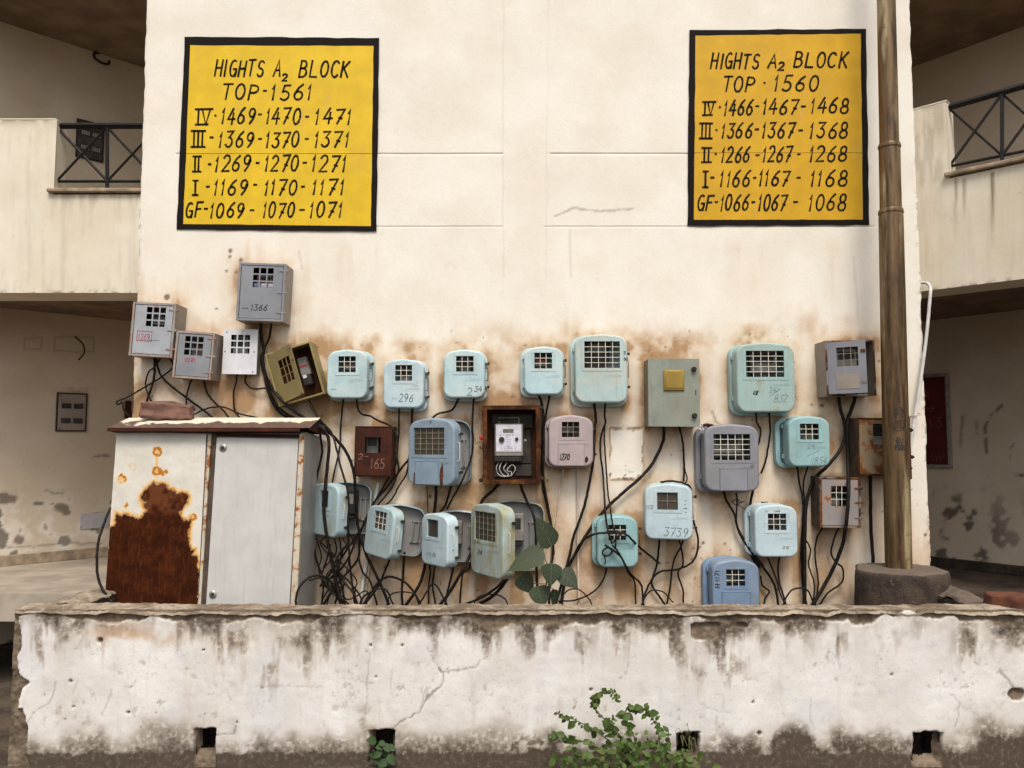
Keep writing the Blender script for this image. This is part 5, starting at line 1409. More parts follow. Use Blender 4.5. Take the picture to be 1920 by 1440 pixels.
# ------------------------------------------------------------------ steel cabinet
def cabinet():
    y_b = -.52
    zb1 = at(370, 1133, y_b).z
    top = at(395, 812, y_b + .07)
    lean = math.atan2(.07, top.z - zb1)
    yfoot = y_b - math.tan(lean) * zb1
    x0c = at(383, 1133, y_b).x
    root = thing("electrical_cabinet", "white two door steel cabinet with a huge rust patch, peeling brown roof", "cabinet", (x0c, yfoot, 0), (-lean, 0, 0))
    P = Vector((x0c, yfoot, 0)); N = Vector((0, -math.cos(lean), -math.sin(lean)))
    Mi = (Matrix.Translation(P) @ Matrix.Rotation(-lean, 4, 'X')).inverted()
    def L(px, py, off=0.0):
        v = Mi @ atp(px, py, P + Vector((0, 0, 0)), Vector((0, math.cos(lean), -math.sin(lean))))
        return v
    N_ = None
    def quad(tl, tr, br, bl):
        a, b, c, d = [L(*p) for p in (tl, tr, br, bl)]
        ext = lambda t, u: Vector((u.x + (u.x - t.x) / (t.z - u.z) * (u.z - .02), 0, .02))
        return a, b, ext(b, c), ext(a, d)
    def slab(name, q, y0, y1, mat, bev=.002, parent=root):
        bm = bmesh.new()
        f = [bm.verts.new((p.x, y0, p.z)) for p in q]; k = [bm.verts.new((p.x, y1, p.z)) for p in q]
        bm.faces.new(f); bm.faces.new(k[::-1])
        for i in range(4): bm.faces.new((f[i], k[i], k[(i + 1) % 4], f[(i + 1) % 4]))
        if bev: bmesh.ops.bevel(bm, geom=list({e for e in bm.edges}), offset=bev, segments=1, affect='EDGES', profile=.5)
        return obj(name, bm, mat, parent)
    DP = .40
    # shell
    qa = quad((219, 808), (571.5, 812), (557.5, 1133), (195.5, 1133))
    a, b, c, d = qa
    slab("body", (a + Vector((.002, 0, .01)), b + Vector((-.001, 0, .01)), c + Vector((-.001, 0, 0)), d + Vector((.002, 0, 0))), .022, DP, MAT["cab_side"], .003)
    # left leaf: dense sheet carrying the rust
    q = quad((219, 808), (387, 813.5), (370.5, 1133), (195.5, 1133))
    nx, nz = 170, 300
    u = np.linspace(0, 1, nx)[:, None]; v = np.linspace(0, 1, nz)[None, :]
    A, B, C, Dd = [np.array(p)[None, None, :] for p in q]
    Vv = ((Dd * (1 - u[..., None]) + C * u[..., None]) * (1 - v[..., None]) + (A * (1 - u[..., None]) + B * u[..., None]) * v[..., None])
    Mw = np.array(Matrix.Translation(P) @ Matrix.Rotation(-lean, 4, 'X'))
    Wd = Vv @ Mw[:3, :3].T + Mw[:3, 3]
    px, py = project(Wd[..., 0], Wd[..., 1], Wd[..., 2])
    zx, zy = (px - 180) * 3.789, (py - 760) * 3.789
    n1 = fbm(zx, zy, 1 / 60, 5, 2); n2 = fbm(zx, zy, 1 / 16, 4, 5)
    poly = [(40, 1700), (50, 1415), (62, 1230), (75, 1100), (85, 1020), (95, 870), (135, 855), (135, 820), (148, 765), (165, 780), (190, 785), (210, 765), (240, 785), (270, 795), (300, 805), (330, 790), (345, 765), (370, 750), (350, 740), (330, 700), (355, 690), (318, 670), (325, 640), (345, 605), (365, 590), (390, 565), (410, 550), (430, 562), (470, 552), (500, 560), (505, 590), (540, 600), (565, 615), (570, 630), (600, 620), (640, 625), (655, 650), (650, 690), (625, 710), (610, 745), (590, 748), (600, 780), (620, 815), (650, 825), (675, 795), (670, 840), (660, 890), (655, 930), (665, 990), (680, 1030), (705, 1025), (690, 1050), (680, 1065), (715, 1070), (728, 1110), (715, 1150), (735, 1190), (725, 1300), (720, 1415), (715, 1700)]
    wx, wy = zx + 26 * (n2 - .5), zy + 26 * (fbm(zx + 300, zy, 1 / 16, 4, 7) - .5)
    ins = inpoly(wx, wy, poly)
    dd = segdist(wx, wy, poly + [poly[0]])
    sd_ = np.where(ins, -dd, dd)
    rust = sstep(2.5, -2.5, sd_)
    halo = np.where(sd_ > 0, 1.15 * np.exp(-np.maximum(sd_, 0) / 17), 0)
    for cx, cy, r, k in ((435, 330, 33, .95), (262, 435, 30, .8), (180, 525, 34, .9), (430, 465, 32, 1.0), (470, 480, 10, .7), (500, 470, 12, .7), (215, 708, 8, .75), (690, 795, 24, .85)):
        rr = np.hypot(wx - cx, wy - cy)
        halo = np.maximum(halo, k * (np.exp(-((rr - r * .8) / 9) ** 2) + .35 * np.exp(-(rr / (r * .6)) ** 2)) * (.35 + 1.3 * sstep(.3, .65, n1)))
    halo = np.maximum(halo, .6 * np.exp(-((zx - 432) / 9) ** 2) * sstep(345, 365, zy) * sstep(560, 480, zy))
    light = sstep(790, 730, zy + 60 * (n1 - .5)) * sstep(.25, .5, n1)
    V = Vv.reshape(-1, 3).copy()
    V[:, 1] += (.0022 * rust + (n1 - .5) * .004 - .0016 * np.exp(-np.abs(sd_) / 3)).reshape(-1)
    link("door", grid_mesh("door", V, nx, nz, attrs={"rust": rust, "halo": np.clip(halo, 0, 1.2), "light_rust": light * .9}), MAT["cab_rust"], root)["label"] = "rust eaten left leaf"
    # middle post, dark gap, right door, right post
    slab("post", quad((390, 814), (396.5, 814), (376.5, 1133), (371.5, 1133)), -.003, .016, MAT["cab_post"])
    slab("door_gap", quad((397.2, 812), (405.5, 812), (385, 1133), (377.2, 1133)), .012, .020, MAT["brown_side"], .001)
    dr = slab("door", quad((406.5, 820), (560, 823), (543, 1133), (386.5, 1133)), -.004, .014, MAT["cab_door"], .003)
    dr["label"] = "clean grey white right door"
    for (x, y) in ((419, 839.5), (400, 1114)):
        p = L(x, y)
        bm = bmesh.new(); tube(bm, [p + Vector((0, -.0045, 0)), p + Vector((0, -.011, 0)), p + Vector((0, -.0135, 0))], [.021, .021, .017], 20); lk = obj("lock", bm, MAT["steel"], dr, 40)
        bm = bmesh.new(); tube(bm, [p + Vector((0, -.0137, 0)), p + Vector((0, -.018, 0))], .010, 12); obj("lock_core", bm, MAT["meter_dark"], lk, 40)
    slab("post", quad((562, 814), (571, 812.5), (557.5, 1133), (545, 1133)), -.006, .019, MAT["cab_post"])
    slab("lintel", [L(406, 812), L(561, 815), L(561, 820), L(406, 817.5)], -.002, .018, MAT["rust_dark"], .001)
    # gabled roof
    e0, e1 = L(210.5, 801), L(567.5, 806.5)
    zf = (e0.z + e1.z) / 2; xl, xr = e0.x, e1.x + .055
    ridge_y, ridge_z = .20, zf + .085
    nx, ny = 240, 40
    xs = np.linspace(xl, xr, nx); sv = np.linspace(-.055, ridge_y, ny)
    X, Y = np.meshgrid(xs, sv, indexing='ij')
    Z = zf + (Y + .055) / (ridge_y + .055) * (ridge_z - zf) + .004 * (fbm(X, Y, 5, 3, 4) - .5)
    f = (Y + .055) / (ridge_y + .055)
    n1 = fbm(X, Y, 9, 5, 6); n2 = fbm(X, Y, 30, 4, 2)
    th = .44 - .22 * np.exp(-((X - xl - .30) / .10) ** 2) + .18 * sstep(xr - .3, xr - .05, X)
    pt = sstep(-.03, .03, f - th - .06 + .9 * (n1 - .5) + .4 * (n2 - .5))
    Z += .0015 * pt
    V = np.stack([X.ravel(), Y.ravel(), Z.ravel()], -1)
    rf = link("roof", grid_mesh("roof", V, nx, ny, attrs={"paint": pt}), MAT["cab_roof"], root)
    bm = bmesh.new()
    box(bm, xl, xr - .055, -.058, -.0553, zf - .022, zf + .001, .001)
    prof = [(-.05, zf - .004), (ridge_y, ridge_z - .004), (ridge_y + .20, zf - .004), (ridge_y + .20, zf - .01), (-.05, zf - .012)]
    for xa_, xb in ((xl + .004, xl + .006), (xr - .006, xr - .004)):
        v1 = [bm.verts.new((xa_, y, z)) for y, z in prof]; v2 = [bm.verts.new((xb, y, z)) for y, z in prof]
        bm.faces.new(v1); bm.faces.new(v2[::-1])
        for i in range(5): bm.faces.new((v1[i], v2[i], v2[(i + 1) % 5], v1[(i + 1) % 5]))
    v = [bm.verts.new(p) for p in ((xl, ridge_y, ridge_z), (xr, ridge_y, ridge_z), (xr, ridge_y + .22, zf), (xl, ridge_y + .22, zf))]; bm.faces.new(v)
    box(bm, xl + .02, xr - .07, -.045, .35, zf - .024, zf - .014)
    obj("roof_fascia", bm, MAT["rust_dark"], rf)
    return root
CAB = cabinet()

# ------------------------------------------------------------------ pole on its concrete foot
def pole():
    yp = -.33
    zt = at(1690, 1066, yp).z
    cxf = at(1689, 1066, yp).x
    rad = (at(1770, 1066, yp).x - at(1607, 1066, yp).x) / 2
    foot = thing("concrete_block", "round dark concrete foot under the rusty pole", "concrete base", (cxf, yp, 0))
    n, m = 96, 40
    bm = bmesh.new()
    prof = [(rad * 1.02, 0), (rad * 1.015, zt * .3), (rad * 1.01, zt * .55), (rad * 1.0, zt * .75), (rad * 1.0, zt * .86), (rad * .995, zt * .93), (rad * .99, zt - .025), (rad * .975, zt - .008), (rad * .93, zt), (rad * .8, zt + .002), (rad * .6, zt + .004), (rad * .4, zt + .006), (rad * .2, zt + .008)]
    rr = []
    rng = np.random.default_rng(3)
    th = np.linspace(0, 2 * math.pi, n, endpoint=False)
    for k, (r, z) in enumerate(prof):
        wv = (fbm(np.cos(th) * 5 + 20, np.sin(th) * 5 + z * 9 + 20, 1.0, 4, 3) - .5) * .034
        wz = (fbm(np.cos(th) * 6 * r + 9, np.sin(th) * 6 * r + 30, 1.7, 4, 5) - .5) * .02 * (k > 5)
        rr.append([bm.verts.new(((r + (wv[i] if k < 10 else 0)) * math.cos(th[i]), (r + (wv[i] if k < 10 else 0)) * math.sin(th[i]), z + wz[i])) for i in range(n)])
    for A, B in zip(rr[:-1], rr[1:]):
        for i in range(n): bm.faces.new((A[i], A[(i + 1) % n], B[(i + 1) % n], B[i]))
    bm.faces.new(rr[-1])
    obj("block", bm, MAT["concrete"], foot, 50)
    b0 = at(1685, 1064, yp); t0 = at(1661.5, 0, yp)
    p = thing("utility_pole", "tall stepped rusty steel pole with B-2 1183 painted in a circle", "pole", b0)
    axis = (t0 - b0)
    def radius(py, wpx):
        c = at(1680, py, yp); q = at(1680 + wpx / 2, py, yp); return q.x - c.x
    def pt(py): 
        # point on the pole axis seen at height py
        f = 0.0
        lo, hi = -.2, 1.3
        for _ in range(40):
            f = (lo + hi) / 2; w_ = b0 + axis * f
            if project(w_.x, w_.y, w_.z)[1] > py: lo = f
            else: hi = f
        return axis * f
    secs = [("shaft", [(1072, 47.5), (800, 46), (560, 44.5), (408, 43), (398, 41)]), ("shaft", [(402, 38.5), (330, 37.5), (284, 37.5), (272, 36)]), ("shaft", [(276, 34), (140, 33.5), (0, 32.5), (-220, 31.5)])]
    for nm, kk in secs:
        bm = bmesh.new()
        tube(bm, [pt(y) for y, w_ in kk], [radius(y, w_) for y, w_ in kk], 32)
        obj(nm, bm, MAT["pole"], p, 50)
    for y, w_ in ((396, 42.5), (273, 38)):
        bm = bmesh.new()
        tube(bm, [pt(y + 5), pt(y + 1), pt(y - 3)], [radius(y, w_ + 1.5), radius(y, w_ + 2), radius(y, w_ - 1)], 32, caps=False)
        obj("weld_collar", bm, MAT["pole"], p, 50)
    # painted marks wrap round the shaft
    def wrap(px, py):
        q = pt(py); r = radius(py, 46.3) + .0012
        c = b0 + q; d = ray(px, py)
        ox, oy = CAM.x - c.x, CAM.y - c.y
        a = d.x ** 2 + d.y ** 2; b = ox * d.x + oy * d.y; cc = ox * ox + oy * oy - r * r
        disc = b * b - a * cc
        s = (-b - math.sqrt(max(disc, 0))) / a
        return CAM + d * s - b0
    bm = bmesh.new()
    text_strokes(bm, "B-2", 1678, 769, 1695, 781, 1.5, wrap, .1, seed=3)
    text_strokes(bm, "1183", 1677, 788, 1697, 803, 1.6, wrap, .0, seed=4)
    ribbon(bm, [(1673, 785.5), (1698.5, 784.5)], 1.1, wrap, random.Random(2))
    ribbon(bm, [(1685.5 + 13.0 * math.sin(k * .21), 786 - 22 * math.cos(k * .21)) for k in range(31)], 1.1, wrap, random.Random(1))
    text_strokes(bm, "B1", 1681, 821, 1695, 831, 1.9, wrap, .1, seed=5)
    text_strokes(bm, "P00M", 1678, 834, 1698, 844, 2.0, wrap, .1, seed=6)
    ribbon(bm, [(1674, 823), (1684, 830), (1692, 828)], 1.2, wrap, random.Random(1))
    obj("painted_number", bm, MAT["meter_dark"], p)
    return p
pole()

# ------------------------------------------------------------------ cables, each one a thing
def cable(label, r, pts, dep=.035, cat="cable", mat="cable", grp="black cables hanging from the meter boxes", name="cable", jit=True):
    P = []
    rng = random.Random(int(pts[0][0] * 7 + pts[0][1]))
    for q in pts:
        d = q[2] if len(q) > 2 else dep
        P.append(at(q[0], q[1], -d))
    Q = catmull(P, 7)
    o0 = Q[0].copy()
    if jit:
        for i in range(2, len(Q) - 1): Q[i] = Q[i] + Vector((rng.uniform(-1, 1), rng.uniform(-1, 1), rng.uniform(-1, 1))) * .0012
    bm = bmesh.new()
    tube(bm, [q - o0 for q in Q], r * (.00228 if mat == 'cable' else .00172), 8)
    o = obj(name, bm, MAT[mat], None, 60)
    o.location = o0
    tag(o, label, cat, grp)
    return o
BOT = 1150
C = cable
C("thick black cable dropping from the left of the 1269 box behind the cabinet roof", 3.4, [(289, 664, .07), (289.5, 703), (281, 735), (265, 781), (258, 810)])
C("black cable looping from the 1269 box out past the wall edge to a curl", 2.5, [(315, 668, .07), (325, 687), (304, 706), (278, 722), (255.6, 735), (236, 746, .06), (221, 752, .08), (218.5, 756, .08), (223, 758, .08), (230, 754, .08), (232, 768, .08), (244, 783, .07), (250, 800)])
C("black cable curving left below the 1269 box", 2.3, [(303, 668, .07), (290, 688), (278.5, 698), (273, 721), (278, 740), (284, 752), (296, 768, .03)])
C("black cable slanting from the 1269 box over the brick to the cabinet", 3.0, [(292, 666, .07), (298, 696), (312, 716), (349.6, 746), (381.6, 769), (402, 786), (420, 800)])
C("short black cable under the left of the 1071 box", 2.4, [(362, 705, .07), (352, 733), (349, 758), (345, 790)])
C("black cable under the right of the 1071 box", 2.7, [(382, 706, .07), (386, 730), (396, 748), (416, 767), (430, 784), (440, 800)])
C("black cable arching low over the cabinet roof beside the brick", 2.3, [(352, 786, .05), (364, 777), (390, 765.5), (420.6, 763.6), (450, 776), (489, 785), (520, 800)])
C("black cable dropping straight from the white box", 2.7, [(445, 695, .04), (443, 715), (438, 735), (439.5, 767), (450, 785), (455, 800)])
C("black cable bending right from the white box into the bundle", 2.7, [(464, 696, .04), (460, 716), (476, 729), (503, 727.5), (512, 734)])
C("thickest black cable running from the 1366 box past the khaki box", 4.4, [(488, 598, .08), (490.5, 634), (494, 657), (493, 685), (502, 712), (519, 740, .17), (546, 766, .17), (572, 785, .17), (592, 797, .26), (604, 806, .26)])
C("second black cable from the 1366 box joining the thick one", 3.4, [(509, 600, .08), (506, 629), (495, 655), (489, 674), (495, 703), (503, 735), (512, 757), (530, 778), (560, 790)], .045)
C("black cable bowing along the left of the khaki box down to the cabinet", 4.0, [(492, 672), (497, 700), (505, 733), (520, 762, .06), (548, 782, .12), (575, 788, .2), (598, 800, .25)], .06)
C("thin black cable under the khaki box", 2.0, [(579, 748, .08), (588, 766), (597, 785), (606, 808)])
C("thick black cable falling over the cabinet corner and past the swung open box", 4.6, [(596, 797, .26), (608, 806, .27), (615.5, 822, .27), (616.5, 845, .27), (612, 893, .27), (607.5, 940, .27), (608, 972, .28), (615, 1018, .28), (626, 1071, .25), (641, 1133, .25), (645, BOT, .25)])
C("thick black cable arching from the cabinet roof across the open tray to the ground", 4.2, [(590, 792, .22), (607, 802, .25), (627, 820, .22), (647, 844, .2), (660, 873, .18), (665.5, 903, .16), (667.5, 938, .14), (671, 985, .12), (686, 1038, .12), (711, 1090, .12), (729, 1133, .12), (734, BOT, .12)])
C("black cable hanging in front of the swung open cover", 2.9, [(580, 756, .16), (599, 786, .2), (621, 810, .3), (631, 842, .36), (640, 880, .40), (650, 913, .42), (654, 945, .42), (652.5, 985, .42), (656, 1055, .36), (665, 1133, .3), (667, BOT, .3)])
C("thin black cable dropping from the left of the plain blue box to the bundle", 2.5, [(644, 742, .07), (641, 775), (638.5, 805), (637, 839), (628, 880), (622, 908), (616, 930)])
C("black cable winding right from the plain blue box behind the dark red box", 2.8, [(669, 742, .07), (671, 766), (680, 777), (694, 780, .05), (710, 789, .06), (733, 799, .12), (744, 817, .14), (745, 842, .14), (741, 873, .14), (720, 911), (704, 938), (686, 978), (655, 1024), (626, 1066), (600, 1100)], .06)
C("black cable falling from the left of the 296 box past the dark red box", 2.5, [(748.5, 760, .07), (747.5, 817), (744.5, 856), (747, 882), (733, 917), (708, 948), (690, 985)], .06)
C("black cable falling from the right of the 296 box into the heap", 3.3, [(773.5, 760, .07), (771.5, 806), (770, 852), (752, 879), (724, 915), (704, 938), (696, 953), (676, 998), (672, 1045), (650, 1075), (625, 1105), (606, 1135)], .045)
C("thin black cable peeling off left of the slate blue box", 2.4, [(768, 850), (764, 880), (760, 893), (748, 912), (735, 935), (722, 948)], .04)
C("black cable from the left of the 234 box to the slate blue box", 2.9, [(862, 742, .07), (848, 768), (820.6, 776), (808, 787)])
C("black cable from the right of the 234 box down past the open slate box", 2.7, [(888.5, 744, .07), (885.5, 795), (887, 830), (882.5, 861), (865, 904, .14), (848, 935, .08), (838, 955)], .07)
C("thick black cable leaving the doorless rusty box on the left", 4.2, [(940, 902, .07), (922, 922), (905, 937), (900, 958), (897, 990), (888, 1026), (872, 1060, .2), (843, 1111, .2), (822, 1137, .2), (815, BOT, .2)], .05)
C("black cable from the doorless rusty box hanging over the open tray", 3.9, [(974, 902, .07), (979, 918), (988, 940), (1000.6, 967.5, .12), (1005, 1002.5, .12), (1005, 1046, .12), (1007.5, 1103, .1), (1008, BOT)], .06)
C("thick black cable under the slate blue box ending in a splice", 4.4, [(818, 905, .06), (816, 950), (808, 991), (799, 1050), (789, 1090), (775, 1115), (757, 1140), (752, BOT)], .05)
C("second black cable under the slate blue box", 3.5, [(847, 908, .06), (836, 945), (826, 960), (824, 972)], .04)
C("thin wire hanging under the slate blue box", 1.3, [(800, 908, .05), (801, 930), (802.5, 961)], .02)
C("black cable leaning left below the tilted blue box", 3.0, [(735, 1040, .06), (722, 1070), (713, 1092), (698, 1115), (682, 1135), (676, BOT)], .05)
C("straight black cable below the tilted blue box tray", 3.2, [(758.5, 1035, .05), (755.5, 1079), (753.5, 1112), (755, 1135), (756, BOT)])
C("black cable making a tall hoop between the tilted box and the open box", 3.1, [(678, 1140), (700, 1104), (718, 1085), (737, 1082), (762, 1094), (780, 1117), (786, 1136), (787, BOT)], .10)
C("thin black cable under the left of the swung open box", 2.1, [(636, 1000, .06), (639, 1035), (636, 1062), (622, 1085)], .06)
C("black cable leaning left below the swung open box tray", 3.0, [(670, 1000, .06), (664, 1022), (651, 1050), (638, 1068), (622, 1083), (605, 1090)], .08)
C("black cable snaking down the side of the cabinet", 3.2, [(600, 812, .1), (604, 845, .1), (600, 868, .12), (592.5, 904, .12), (594, 950, .12), (594, 985, .12), (587, 1004, .12), (590, 1036, .14), (602, 1074, .16), (622, 1104, .2), (642, 1136, .2), (648, BOT, .2)])
C("black coil of cable lying against the cabinet foot", 3.0, [(555, 1145, .62), (556, 1115, .62), (568, 1092, .6), (588, 1080, .56), (610, 1082, .5), (624, 1098, .45), (632, 1116, .4), (628, 1132, .35)])
C("thin looped cable in the heap by the cabinet", 2.2, [(610, 1098), (624, 1080), (638, 1078), (645, 1090), (643, 1102), (634, 1108), (628, 1096)], .2)
C("black cable crossing the heap low by the cabinet", 2.6, [(580, 1088), (600, 1084), (612, 1096), (622, 1112), (640, 1122), (658, 1137), (664, BOT)], .3)
C("thin upright cable in the heap beside the cabinet", 2.2, [(620, 1020), (612, 1050), (603, 1080), (606, 1108), (600, 1148)], .16)
C("thin tangled cable at the foot of the heap", 1.9, [(598, 1145), (607, 1120), (620, 1104), (640, 1110), (650, 1124), (668, 1118), (684, 1108), (690, 1116), (684, 1145)], .24)
C("black cable from heap bending under the white rail", 2.8, [(672, 1046), (680, 1072), (694, 1090), (700, 1110), (707, 1135), (709, BOT)], .07)
C("thin wavy cable under the left of the blank window box", 2.4, [(803, 1040, .05), (806, 1062), (807, 1074), (803.5, 1101), (803.5, 1136), (803, BOT)])
C("cable under the middle of the blank window box", 2.6, [(817, 1050, .05), (814, 1073), (811, 1099), (815, 1123), (819, BOT)], .05)
C("black cable slanting left below the blank window box", 3.0, [(853, 1052, .06), (846, 1082), (839, 1110), (835, 1130), (834, BOT)], .06)
C("cable dropping right of the blank window box tray", 2.6, [(884, 1046, .05), (880, 1064), (868, 1076), (864.5, 1100), (862.5, 1125), (862, BOT)], .06)
C("thick black cable sweeping left under the yellowed box", 4.6, [(958, 1072, .10), (948, 1090), (930, 1112), (905, 1129), (878, 1140), (860, BOT)], .12)
C("black cable sweeping far left under the yellowed box", 3.4, [(952, 1072, .10), (940, 1093), (915, 1113), (890, 1126), (858, 1136), (836, 1142), (820, BOT)], .16)
C("black cable from the left of the unmarked sky blue box running down to the leaves", 3.6, [(1009, 736, .07), (1016, 758), (1018.5, 785, .05), (1017, 829), (1016, 880), (1020, 922), (1027, 955), (1034, 990), (1037, 1033), (1033, 1062), (1030, 1100), (1030, BOT)], .03)
C("black cable from the right of the unmarked sky blue box", 3.1, [(1032.5, 736, .07), (1026, 765), (1021, 796), (1018.5, 830), (1019.5, 900), (1028, 950), (1036, 1000), (1038, 1040)], .05)
C("thick black cable from the left of the tallest box curving down past the mauve box", 3.8, [(1113, 750, .08), (1117, 784), (1115, 806), (1113.5, 845, .08), (1110.5, 876), (1103, 916), (1096.5, 946), (1084, 983), (1075, 1007), (1067, 1045), (1056, 1085), (1044, 1125), (1036, BOT)], .05)
C("black cable from the right of the tallest box ending in the knot", 2.8, [(1135.5, 750, .08), (1133.5, 778), (1135, 792), (1127, 818), (1126, 851), (1131, 895), (1134, 946, .16), (1138, 985, .18), (1143, 1006, .19), (1148, 1020, .19)], .045)
C("thin black cable twisting beside the tallest box cable into the knot", 2.3, [(1134, 796), (1133, 820), (1134.5, 845), (1137, 885), (1140, 925), (1144, 950, .17), (1149, 985, .18), (1155, 1003, .19), (1154, 1030, .19)], .05)
C("thick black cable swinging from the green steel box left to the plant", 4.5, [(1244.5, 795, .08), (1243, 827), (1224, 868), (1196, 900), (1168, 924), (1138, 952), (1110, 987), (1087, 1024), (1067, 1062), (1057, 1100), (1052, 1138), (1050, BOT)], .04)
C("black cable from the right of the green steel box to the 3739 box", 2.9, [(1271, 795, .08), (1279.5, 825), (1282.5, 868), (1282, 903)])
C("thin kinked cable beside the one above the 3739 box", 2.0, [(1275, 800, .08), (1281, 840), (1284, 880), (1288.5, 897), (1284.5, 907)], .05)
C("black cable over the 3739 box and round its right side in a bend", 2.9, [(1238, 904, .10), (1260, 902, .12), (1284, 907, .13), (1296, 919, .13), (1298, 965, .12), (1309, 1015, .08), (1300, 1051), (1272, 1067), (1238, 1072), (1220, 1090), (1207, 1122), (1204, BOT)], .05)
C("black cable dropping from the left of the 3739 box to the ground", 3.0, [(1237, 1002, .06), (1232.5, 1053), (1225, 1080), (1222, 1096), (1236, 1118), (1251, 1140), (1256, BOT)])
C("black cable from the right of the 3739 box crossing left", 2.6, [(1281, 1000, .06), (1278, 1022), (1266, 1044), (1260, 1068), (1257, 1099), (1250, 1134), (1248, BOT)])
C("kinked black cable from the right of the 3739 box", 2.6, [(1270, 1000, .06), (1278, 1030), (1280.5, 1059), (1271, 1075), (1281, 1108), (1280, 1140), (1280, BOT)], .055)
C("loose black cable arching over the teal box to a bare copper end", 3.0, [(1072, 1050), (1086, 1022), (1104, 1006, .15), (1123, 1000, .17), (1140.6, 999, .17), (1160, 998.5, .17), (1174, 1002.5, .17), (1186, 1013, .16), (1197, 1024, .1), (1216, 1040), (1236, 1056)], .06)
C("black cable from the knot on the teal box down to the right", 2.9, [(1134, 1022, .165), (1144, 1028, .165), (1162, 1042, .165), (1174, 1062, .14), (1184, 1078, .06), (1202, 1096), (1206, 1130), (1209, BOT)], .05)
C("second black cable from the knot on the teal box", 2.5, [(1148, 1022, .17), (1160, 1036, .17), (1172, 1060, .15), (1178, 1074, .08), (1190, 1092), (1192, 1132), (1193, BOT)], .05)
C("short curl of cable in the knot on the teal box", 2.4, [(1140, 1026, .165), (1131, 1032, .165), (1131, 1040, .165), (1140, 1042, .165), (1147, 1036, .165), (1146, 1030, .165)])
C("cut cable end dangling on the teal box", 2.2, [(1150, 1018, .17), (1158, 1006, .175), (1166, 1001, .175)])
C("stub of cable hanging from the knot on the teal box", 1.8, [(1133, 1042, .16), (1135, 1050, .16), (1134, 1058, .16)], mat="cable")
C("black cable bowing left from the bottom of the teal box", 2.4, [(1138.5, 1058, .05), (1133, 1082), (1120, 1103), (1098, 1118), (1074, 1126), (1047, 1127)])
C("thin bent cable right under the sea green box ending at the wall", 2.6, [(1418, 766, .08), (1418.5, 790), (1426, 806), (1424, 826), (1421.5, 834)])
C("black cable from the sea green box bowing down to the grey lilac box", 2.9, [(1441, 766, .08), (1444, 800), (1443, 820), (1436, 862), (1427, 888)], .05)
C("thick black cable from the ajar lilac box swinging left behind the teal box", 5.0, [(1572, 736, .08), (1576, 768), (1584, 797), (1581, 832), (1556, 869, .08), (1530, 895), (1516, 925), (1511, 955), (1509, 1010), (1509, 1080), (1509, 1136), (1509, BOT)], .06)
C("thickest black cable from the ajar lilac box across the rust eaten box to the ground", 5.4, [(1605, 736, .08), (1600, 758), (1590, 785), (1588, 815), (1590, 872), (1591, 915, .19), (1587.5, 975, .19), (1577, 1030, .12), (1551, 1088), (1522, 1136), (1514, BOT)], .07)
C("black cable under the left of the bright teal box", 2.8, [(1493.5, 866, .07), (1498.5, 903), (1504, 930), (1506, 960), (1505, 1020), (1507, 1100), (1514, 1140), (1516, BOT)])
C("black cable under the right of the bright teal box", 2.5, [(1517.5, 866, .07), (1509, 893), (1506, 915), (1508, 940), (1504, 985), (1502, 1050), (1506, 1120), (1506, BOT)])
C("black pipe-like cable dropping behind the pole", 5.0, [(1632, 885, .08), (1633, 985), (1637, 1050), (1638, 1100)], .04)
C("wavy cable under the left of the rust eaten box", 2.6, [(1547, 982, .07), (1531, 1011), (1528.5, 1047), (1534, 1085), (1532, 1113), (1527, 1138), (1526, BOT)])
C("wavy cable under the right of the rust eaten box bending wide right", 2.7, [(1576, 982, .07), (1564, 1010), (1558.5, 1036), (1567, 1054), (1580, 1066), (1578, 1092), (1552, 1112), (1536, 1136), (1532, BOT)], .045)
C("thin cable zigzagging right of the thick bundle", 2.3, [(1511, 1012), (1520, 1031), (1516, 1058), (1526, 1092), (1526, 1125), (1525, BOT)], .045)
C("black cable slanting from the left of the grey lilac box past the palest blue box", 3.4, [(1354, 913, .07), (1363, 940), (1377, 964), (1385, 996), (1407, 1034), (1432, 1065), (1452, 1097), (1459, 1135), (1460, BOT)], .05)
C("thin black cable from a spliced stub under the grey lilac box", 2.4, [(1380, 922), (1382, 940), (1381, 978), (1391, 1004), (1412, 1036), (1432, 1062)], .04)
C("black cable behind the left edge of the palest blue box", 3.8, [(1413, 913, .07), (1406, 950), (1402, 985), (1403, 1016), (1410, 1044), (1424, 1064)], .035)
C("bird nest of thin wire under the grey lilac box", 1.0, [(1374, 942), (1380, 936), (1386, 944), (1378, 946), (1373, 939), (1383, 936), (1390, 941), (1396, 940), (1384, 946), (1402, 956)], .05)
C("thin cable under the left of the palest blue box", 2.3, [(1435, 1036, .07), (1449, 1068), (1457, 1090), (1462, 1110), (1473, 1137), (1476, BOT)])
C("cable under the right of the palest blue box", 2.7, [(1463, 1036, .07), (1459, 1062), (1461, 1090), (1470, 1120), (1478, BOT)], .045)
C("kinked cable at the right edge of the dusty blue box", 2.6, [(1426, 1080, .06), (1430, 1098), (1442, 1109), (1434, 1123), (1432, 1140), (1431, BOT)])
C("black cable hanging along the left side of the rusty cabinet", 3.4, [(207, 952, .42), (190, 995, .5), (182.5, 1030, .54), (183, 1078, .56), (195, 1110, .58), (215, 1136, .6), (222, BOT, .6)], grp="black cables hanging from the meter boxes")
rng = random.Random(12)
